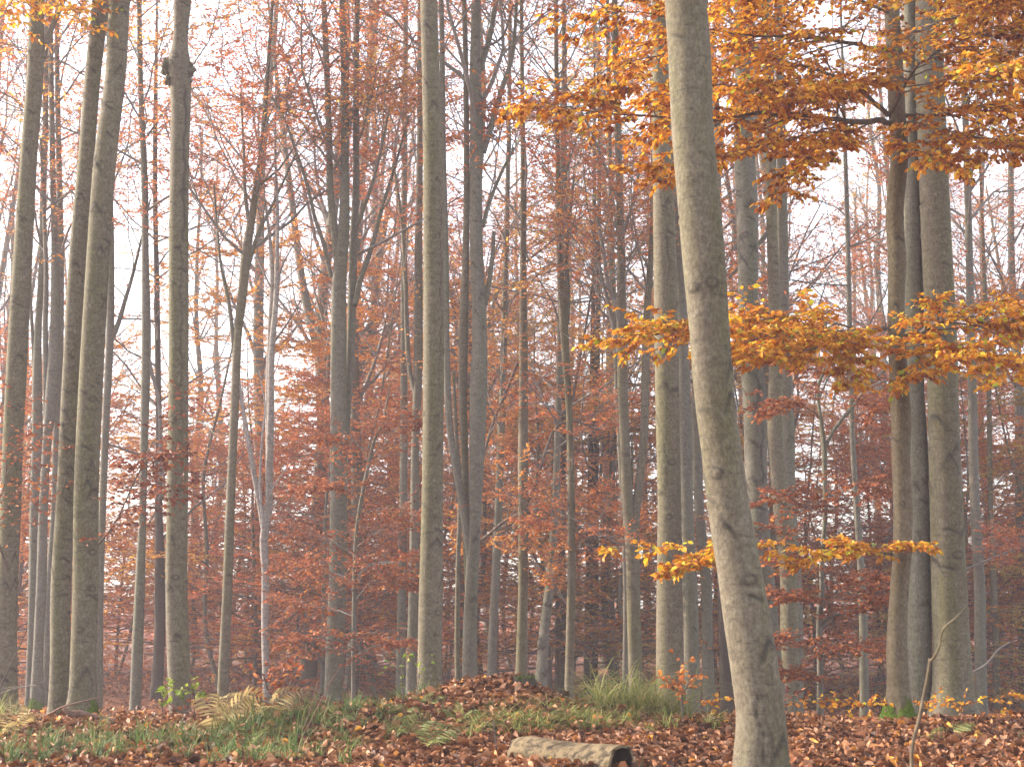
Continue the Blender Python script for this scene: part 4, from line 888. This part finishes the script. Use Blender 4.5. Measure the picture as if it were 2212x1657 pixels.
LT = 'tall grey beech with a rust red crown, fading into the haze behind the nearer trunks'
LL = 'young beech with flat layers of rust red leaves filling the hazy understorey'
pos = []
def free(x, y, d):
    for (a, b) in pos:
        if (a-x)**2+(b-y)**2 < d*d: return False
    pos.append((x, y)); return True
n = 0
while n < 44:                                 # the tall ones
    y = 33+50*rng.random()**.9; x = rng.uniform(-1, 1)*(y*.40+4)
    if not free(x, y, 2.6): continue
    place(protoT[n % 6], x, y, LT); n += 1
n = 0
LM = 'half grown beech with rust red layers reaching up its stem, behind the nearer trunks'
while n < 16:
    y = 38+30*rng.random(); x = rng.uniform(-.15, 1)*(y*.38+2)
    if not free(x, y, 2.4): continue
    place(protoM[n % 3], x, y, LM); n += 1
n = 0; pos = []
while n < 74:
    y = 33.5+24*rng.random(); x = rng.uniform(-1, 1)*(y*.39+2)
    if not free(x, y, 1.8): continue
    k = n % 10
    place(protoL[(0, 1, 2, 3, 0, 1, 3, 2, 0, 4)[k]], x, y, LL); n += 1

# the closed far wood: one mass of foliage
g = Geo(); rng = R(88); n = 12000
y = rng.uniform(92, 124, n); x = rng.uniform(-1, 1, n)*(y*.42+4)
P = np.stack([x, y, gz(x, y)+rng.random(n)**1.2*3.5*(.7+.3*np.sin(x*.35)+.25*np.sin(x*.9+2))], -1)
A = rng.normal(0, 1, (n, 3)); A[:, 2] *= .3
leaves(g, P, A, UP+rng.normal(0, .6, (n, 3)), rng.uniform(.3, .6, n), LEAF1, rng)
o = g.build('far_wood', M['leaf_russet']); o['kind'] = 'stuff'

# ------------------------------------------------------------------ things on the floor
# hollow log
a, b = at(1112, 1612, 10.95), at(1343, 1648, 10.1)
a[2] = gz(a[0], a[1])+.07; b[2] = gz(b[0], b[1])+.065
rng = R(120)
t = np.linspace(0, 1, 9)
P = a+(b-a)*t[:, None]; P[:, 2] += np.array([0, .015, .02, .012, 0, -.01, -.008, 0, 0])
base = (a+b)/2; base[2] = gz(base[0], base[1])
root = thing('log', base, 'short weathered hollow log lying in fallen leaves, its dark open end to the right', 'log')
g = Geo()
pts, rad = resample(P, [.090, .108, .114, .112, .116, .122, .124, .126, .13], .012)
sides = 48; T, S, B = frames(pts[None]); th = np.arange(sides)*2*np.pi/sides
TH, TT = np.meshgrid(th, np.linspace(0, 1, len(pts)))
k = rad[:, None]*(1+.05*np.sin(2*TH+4*TT)+.035*np.sin(5*TH+9*TT)+.02*np.sin(11*TH+3*TT)+.012*rng.normal(0, 1, TH.shape))
k = k*(1-.35*np.exp(-((TT-.0)/.05)**2)*(.5+.5*np.sin(3*TH)))
V = pts[:, None]+k[..., None]*(np.cos(TH)[..., None]*S[0][:, None]+np.sin(TH)[..., None]*B[0][:, None])
n = len(pts); i = np.arange(n-1)[:, None]*sides; s = np.arange(sides)[None]; s2 = (s+1) % sides
q = np.stack([i+s, i+s2, i+sides+s2, i+sides+s], -1).reshape(-1, 4)
ax = unit(pts[-1]-pts[-2])
inner = pts[-1]+(V[-1]-pts[-1])*.86
VV = np.vstack([V.reshape(-1, 3), inner, pts[:1]])
e = (n-1)*sides; f = n*sides
q2 = np.stack([e+s[0], e+s2[0], f+s2[0], f+s[0]], -1)
cap = np.stack([s2[0], s[0], np.full(sides, len(VV)-1)], -1)
g.add(VV, f4=np.vstack([q, q2]), f3=cap); g.build('shell', M['log'], root, base)
g = Geo()
dpt = [0, .06, .14, .2]; rings = np.stack([pts[-1]-ax*d_+(inner-pts[-1])*(1-.25*d_/.2) for d_ in dpt])
VV = np.vstack([rings.reshape(-1, 3), pts[-1]-ax*.22])
i = np.arange(3)[:, None]*sides
g.add(VV, f4=np.stack([i+s2, i+s, i+sides+s, i+sides+s2], -1).reshape(-1, 4), f3=np.stack([3*sides+s2[0], 3*sides+s[0], np.full(sides, len(VV)-1)], -1))
g.build('hollow', M['hollow'], root, base)
g = Geo(); nm = 700
c = at(1300, 1645, 10.55); tt = rng.normal(.78, .06, nm); ph = rng.normal(-.9, .25, nm)
j = np.clip((tt*(len(pts)-1)).astype(int), 0, len(pts)-1)
BP = V[j, ((ph % 6.283)/6.283*sides).astype(int) % sides]
leaves(g, BP, rng.normal(0, 1, (nm, 3))+UP, rng.normal(0, 1, (nm, 3)), rng.uniform(.008, .02, nm), LEAF1, rng, wid=.6)
g.build('moss', M['moss'], root, base)

# stump under the leaf drift
c = at(1140, 1512, 13.9); c[2] = gz(c[0], c[1])-.13
root = thing('tree_stump', c, 'dark rotten stump poking out at the right side of the leafy mound', 'stump')
g = Geo(); rng = R(121)
sides = 26; th = np.arange(sides)*2*np.pi/sides
zz = np.array([0, .08, .16, .22, .27])
rr = np.array([.20, .15, .12, .105, .09])
TH, Z = np.meshgrid(th, zz)
k = rr[:, None]*(1+.12*np.sin(4*TH)+.08*np.sin(7*TH+1)+.05*rng.normal(0, 1, TH.shape))
V = np.stack([k*np.cos(TH)-.12*Z, k*np.sin(TH), Z+.03*rng.normal(0, 1, TH.shape)*(Z > .2)], -1).reshape(-1, 3)
i = np.arange(4)[:, None]*sides; s = np.arange(sides)[None]; s2 = (s+1) % sides
V = np.vstack([V, [-.03, 0, .2]])
g.add(V, f4=np.stack([i+s, i+s2, i+sides+s2, i+sides+s], -1).reshape(-1, 4), f3=np.stack([4*sides+s[0], 4*sides+s2[0], np.full(sides, len(V)-1)], -1))
g.build('stump_wood', M['bark_dark'], root)
g = Geo(); nm = 260; an = rng.uniform(0, 6.28, nm); rd = rng.uniform(.04, .11, nm)
leaves(g, np.stack([rd*np.cos(an)-.03, rd*np.sin(an), np.full(nm, .25)+rng.normal(0, .01, nm)], -1), rng.normal(0, .6, (nm, 3))+UP, rng.normal(0, 1, (nm, 3)), rng.uniform(.015, .035, nm), LEAF1, rng, wid=.5)
g.build('moss', M['moss'], root)

def twiggy(name, label, cat, mat, stems, group=None, leaf=None, size=.06, nl=4, keep=.8, sub=(.25, 6), leafmat=None, tm=LEAF6, seed=1, branch='twig', flat=.6):
    """saplings, shrubs and bare sticks: stems are [(u, v, Y, width px)...], the first rooted in the floor"""
    rng = R(seed); first = at(*stems[0][0][:3]); base = np.array([first[0], first[1], float(gz(first[0], first[1]))])
    root = thing(name, base, label, cat, group)
    gb, gl, gw = Geo(), Geo(), Geo()
    for st in stems:
        Q = np.array([at(u, v, Y) for (u, v, Y, w) in st]); rq = np.array([w/2*depth(v, Y)/F for (u, v, Y, w) in st])
        if st is stems[0] and Q[0, 2] > base[2]-.02: Q = np.vstack([[Q[0, 0], Q[0, 1], base[2]-.05], Q]); rq = np.append(rq[0], rq)
        P, r = resample(Q, rq, .03)
        trunk_tube(gb, Q, rq, 8, rng, .03, .05)
        L = np.linalg.norm(np.diff(P, axis=0), axis=1).sum()
        if sub:
            a_, D, l, r1 = kids(rng, P[None], np.array([sub[0]]), np.array([rq[0]]), sub[1], .25, 1, 50, 12, flat, 1., .4)
            tw = polys(rng, a_, D, l, 5, .12, .02); tubes(gw, tw, np.maximum(r1*.6, .0022), np.full(len(tw), .0012), 4)
            if leafmat: leaves_on(gl, rng, tw, nl, size, tm, .5, .2, .4, .25, keep, 1.1)
        if leafmat: leaves_on(gl, rng, P[None], max(int(L/.08), 3), size, tm, .5, .2, .4, .4, keep*.7, 1.1)
    gb.build('stem', M[mat], root, base)
    gw.build('twigs', M[branch], root, base)
    gl.build('leaves', M[leafmat] if leafmat else M['twig'], root, base)
    return root

G = lambda u, v: float(ground_at(u, v)[1])
twiggy('bare_sapling', 'thin bare kinked sapling stick nearest the camera, in front of the thick right trunk', 'sapling', 'bark_young',
       [[(1970, 1690, 6.2, 9), (1973, 1600, 6.2, 8), (1984, 1560, 6.2, 8), (1996, 1500, 6.2, 7), (2006, 1450, 6.2, 7), (2009, 1422, 6.2, 7)], [(2009, 1428, 6.2, 5), (2022, 1412, 6.1, 5), (2030, 1395, 6.1, 4), (2033, 1375, 6.1, 4), (2046, 1350, 6.0, 4), (2070, 1330, 6, 3), (2088, 1308, 6, 2)], [(2032, 1386, 6.1, 3), (2060, 1372, 6.2, 2), (2085, 1360, 6.2, 2)]], sub=None, seed=130)
twiggy('beech_sapling', 'orange leaved sapling beside the tall grass tuft at the foot of the two-toned trunk', 'sapling', 'twig',
       [[(1474, 1535, 13.3, 4), (1472, 1490, 13.3, 4), (1470, 1450, 13.2, 3), (1474, 1422, 13.2, 2)], [(1472, 1510, 13.3, 3), (1485, 1480, 13.1, 2), (1495, 1455, 13, 2)], [(1472, 1500, 13.3, 3), (1455, 1485, 13.2, 2), (1445, 1475, 13.1, 2)]], leafmat='leaf_orange', size=.065, nl=4, sub=(.2, 8), keep=.75, seed=131)
twiggy('beech_shrub', 'orange and brown leaved shrub in front of the pale snag, left of centre', 'shrub', 'twig',
       [[(600, 1535, 13.4, 5), (602, 1500, 13.4, 4), (605, 1465, 13.4, 3), (612, 1437, 13.4, 2)], [(600, 1520, 13.4, 4), (580, 1490, 13.2, 3), (568, 1455, 13, 2)], [(602, 1510, 13.4, 3), (625, 1480, 13.3, 3), (640, 1450, 13.3, 2)], [(600, 1525, 13.4, 3), (570, 1515, 13.1, 2), (555, 1505, 13, 2)], [(600, 1500, 13.4, 3), (590, 1460, 13.5, 2)]], leafmat='leaf_dull2', size=.07, nl=4, sub=(.24, 8), keep=.75, seed=132)
twiggy('maple_seedling', 'bright green leaved seedling in front of the burled beech, left of its foot', 'seedling', 'twig',
       [[(352, 1545, 14, 2), (350, 1510, 14, 2), (355, 1490, 14, 2), (362, 1476, 14, 1.5)], [(352, 1492, 14, 1.5), (370, 1490, 13.9, 1.2), (380, 1497, 13.9, 1)]], leafmat='leaf_green', size=.085, nl=3, sub=(.12, 4), seed=133)
twiggy('maple_seedling', 'paler green seedling climbing along the right side of the burled beech foot', 'seedling', 'twig',
       [[(420, 1540, 14, 2), (420, 1500, 14, 2), (416, 1475, 14, 1.5), (424, 1462, 14, 1)], [(420, 1515, 14, 1.5), (432, 1505, 14, 1), (436, 1500, 14, 1)], [(420, 1500, 14, 1.5), (408, 1490, 14, 1)]], leafmat='leaf_green', size=.06, nl=3, sub=(.12, 5), keep=.7, seed=134)
twiggy('elder_sapling', 'thin sapling with few pale green leaves in front of the trunk left of the mound', 'sapling', 'twig',
       [[(870, 1500, 13.7, 2.5), (868, 1450, 13.7, 2), (875, 1410, 13.7, 1.5)], [(868, 1460, 13.7, 1.5), (845, 1440, 13.6, 1.2), (830, 1452, 13.6, 1)], [(900, 1500, 13.7, 2), (910, 1450, 13.7, 1.5), (935, 1420, 13.7, 1)], [(870, 1440, 13.7, 1.5), (890, 1425, 13.7, 1)]], leafmat='leaf_green', size=.06, nl=2, sub=(.14, 4), keep=.6, seed=135)
SEED = [(1735, 1545, 13.9, 'leaf_bright', 'small red brown seedling right beside the leaning trunk'), (1795, 1545, 13.9, 'leaf_yellow', 'yellow seedling below the small forked tree'),
        (1838, 1540, 14, 'leaf_yellow', 'taller yellow seedling halfway between the leaning trunk and the mossy foot'), (1880, 1545, 14, 'leaf_bright', 'orange seedling just left of the mossy foot'),
        (2012, 1545, 14.2, 'leaf_yellow', 'yellow seedling at the left edge of the thickest trunk'), (2075, 1545, 13.9, 'leaf_bright', 'orange yellow seedling in front of the thickest trunk'),
        (2180, 1540, 14, 'leaf_yellow', 'yellow seedling at the right picture edge'), (1540, 1545, 13.8, 'leaf_yellow', 'yellow seedling just left of the leaning trunk'),
        (455, 1548, 13.7, 'leaf_dull', 'red brown seedling in the leaves right of the burled beech'), (400, 1552, 13.4, 'leaf_dull', 'red brown seedling in front of the burled beech foot'), (690, 1540, 13.5, 'leaf_dull', 'withered brown seedling left of the three-stemmed beech'),
        (1690, 1530, 14.1, 'leaf_dull', 'low dull red seedling against the right side of the leaning trunk')]
for i, (u, v, Y, lf, lab) in enumerate(SEED):
    v = min(v, 1299+F*(1.2-float(gz(*at(u, 1540, Y)[:2])))/Y)
    k = R(140+i).uniform(.7, 1.15)
    twiggy('beech_seedling', lab, 'seedling', 'twig', [[(u, v, Y, 2.2), (u+3, v-22*k, Y, 1.8), (u+8, v-42*k, Y, 1.2)], [(u+1, v-12, Y, 1.6), (u-14, v-24*k, Y-.1, 1.2), (u-26, v-28*k, Y-.2, 1)], [(u+3, v-20*k, Y, 1.6), (u+20, v-30*k, Y-.1, 1.2), (u+34, v-32*k, Y-.2, 1)]], 'beech seedlings along the brow', leafmat=lf, size=.06, nl=3, sub=(.12, 4), keep=.85, seed=150+i, flat=.2)
twiggy('bare_shrub', 'bare twiggy shrub in front of the leftmost trunk at the lower left edge', 'shrub', 'twig',
       [[(-10, 1545, 13.5, 3), (0, 1490, 13.5, 3), (20, 1440, 13.4, 2.5), (45, 1390, 13.3, 2), (62, 1350, 13.3, 1.2)], [(-5, 1490, 13.5, 2.5), (40, 1482, 13.4, 2.2), (80, 1478, 13.3, 2), (108, 1462, 13.2, 1.2)], [(-5, 1500, 13.5, 2), (50, 1483, 13.2, 2), (90, 1485, 13, 1.5), (110, 1495, 13, 1)], [(5, 1470, 13.5, 2), (-10, 1420, 13.5, 1.5), (15, 1395, 13.5, 1), (30, 1392, 13.5, .8)]], sub=(.2, 5), seed=170)
twiggy('dry_stalk', 'tall dry bent stalk leaning right in front of the three-stemmed beech', 'plant', 'deadwood',
       [[(640, 1610, 12, 3), (670, 1560, 12, 3), (690, 1520, 12, 2.5), (715, 1470, 12, 2), (735, 1440, 12, 1)], [(645, 1600, 12, 2), (680, 1500, 12, 2), (690, 1430, 12, 1)]], sub=(.15, 4), seed=171)
twiggy('dead_branch', 'fallen brown dead branch lying by the feet of the two dark leaning beeches', 'branch', 'deadwood',
       [[(252, 1560, 14.3, 12), (225, 1555, 14.3, 14), (200, 1548, 14.3, 15), (172, 1540, 14.3, 15), (150, 1540, 14.3, 16), (136, 1528, 14.3, 9)], [(60, 1562, 14.3, 5), (105, 1543, 14.3, 6), (140, 1525, 14.2, 5), (170, 1517, 14.2, 4), (220, 1505, 14.2, 2)], [(280, 1560, 14.3, 12), (260, 1562, 14.3, 13), (240, 1560, 14.3, 13)], [(232, 1556, 14.2, 3), (238, 1540, 14.2, 2)]], sub=(.2, 3), seed=172)
twiggy('grass_stalk', 'lone brown stalk rising from the leaves between the mound and the log', 'plant', 'twig', [[(1072, 1625, 11.2, 3), (1070, 1590, 11.2, 2.5), (1066, 1555, 11.2, 2)]], sub=(.06, 5), seed=173)

# ferns
def fern(label, u, v, Y, fronds, mat, seed, L=.4):
    rng = R(seed); p = at(u, v, Y); base = np.array([p[0], p[1], float(gz(p[0], p[1]))])
    root = thing('fern', base, label, 'fern')
    for az, le, li in fronds:
        K = 15; t = np.linspace(0, 1, K); a = math.radians(az)
        d = np.array([math.cos(a), math.sin(a), 0]); Lf = L*le
        P = base+d*(Lf*(t*.30+t**2*.38))[:, None]+UP*(Lf*li*(1.05*t-.62*t**2.2))[:, None]
        T = unit(np.gradient(P, axis=0)); S = unit(np.cross(T, UP)); Nn = np.cross(S, T)
        ro = rng.normal(0, .55); S, Nn = S*math.cos(ro)+Nn*math.sin(ro), Nn*math.cos(ro)-S*math.sin(ro)
        g = Geo(); tubes(g, P[None], np.array([.003]), np.array([.001]), 4)
        wd = Lf*.33*np.sin(np.pi*np.clip(.12+t*.9, 0, 1))**.8
        PV, PA, PN, PL = [], [], [], []
        for sg in (1, -1):
            for k in range(2, K):
                A = S[k]*sg+T[k]*.45; A = unit(A[None])[0]
                PV.append(P[k]); PA.append(A-UP*.22); PN.append(Nn[k]+rng.normal(0, .2, 3)); PL.append(wd[k]*rng.uniform(.85, 1.1))
        leaves(g, np.array(PV), np.array(PA), np.array(PN), np.array(PL), LEAF6, rng, .3, .24)
        g.build('frond', M[mat], root, base)
fern('dry cream fern arching over the grass left of the orange shrub', 480, 1572, 12.6, [(150, 1, 1.2), (30, 1.1, 1.2), (85, .9, 1.5), (250, .8, .8), (300, .9, .9), (110, .8, 1.6)], 'fern_dry', 180, .55)
fern('dry cream fern directly below the orange shrub', 575, 1560, 13, [(165, 1, 1.2), (15, 1.1, 1.2), (70, .8, 1.5), (240, .8, .8), (290, .9, .9)], 'fern_dry', 181, .5)
fern('yellow green fern lying in the leaves before the mound, nearest the log', 925, 1618, 11.6, [(15, 1.2, .75), (70, .9, 1.2), (320, .9, .6), (120, .7, 1.1)], 'fern_green', 182, .42)
fern('yellow green fern left of the one nearest the log', 885, 1590, 12.2, [(160, 1, .9), (40, 1, 1.0), (95, .8, 1.4), (260, .7, .7)], 'fern_green', 183, .4)
fern('green fern high on the left shoulder of the mound', 870, 1530, 13.3, [(180, 1, .9), (90, .8, 1), (230, .9, .7), (0, .8, .9)], 'fern_green', 184, .32)
fern('small green fern among fallen leaves in front of the thick right trunk', 2000, 1600, 12.3, [(20, 1, .7), (340, .8, .6), (80, .7, .7)], 'fern_green', 185, .3)
fern('flat green fern frond right of the small green fern', 2045, 1580, 12.9, [(10, 1.3, .6), (60, .7, .5)], 'fern_green', 186, .36)
fern('grey green fern at the lower left in the grass', 200, 1598, 12.2, [(40, 1, .8), (140, 1, .8), (90, .7, .9)], 'fern_green', 187, .3)
fern('pale fern behind the grass below the dry ferns', 545, 1610, 11.9, [(30, 1, .8), (150, 1, .8), (280, .8, .6)], 'fern_green', 188, .3)
fern('green fern tucked under the front of the leafy mound', 990, 1580, 12.8, [(15, 1, .8), (80, .8, 1.2), (160, .9, .9), (300, .8, .7)], 'fern_green', 189, .36)
fern('small green fern directly below the sunlit olive trunk', 925, 1520, 13.5, [(20, 1, .9), (100, .8, 1.2), (170, .9, .9)], 'fern_green', 190, .3)
fern('yellowed fern at the left picture edge in front of the leftmost trunk', 25, 1570, 13.0, [(15, 1, 1.1), (80, .9, 1.6), (150, 1, 1.1), (270, .8, .7)], 'fern_dry', 191, .42)
fern('half withered fern at the left rim of the mound, below the three-stemmed beech', 720, 1575, 12.7, [(20, 1, .8), (90, .8, 1.3), (165, .9, .9), (250, .8, .7)], 'fern_green', 192, .38)
fern('green fern in the grass right of the mound, left of the tall grass tuft', 1235, 1560, 12.9, [(20, 1, .8), (90, .8, 1.2), (165, .9, .9)], 'fern_green', 193, .32)
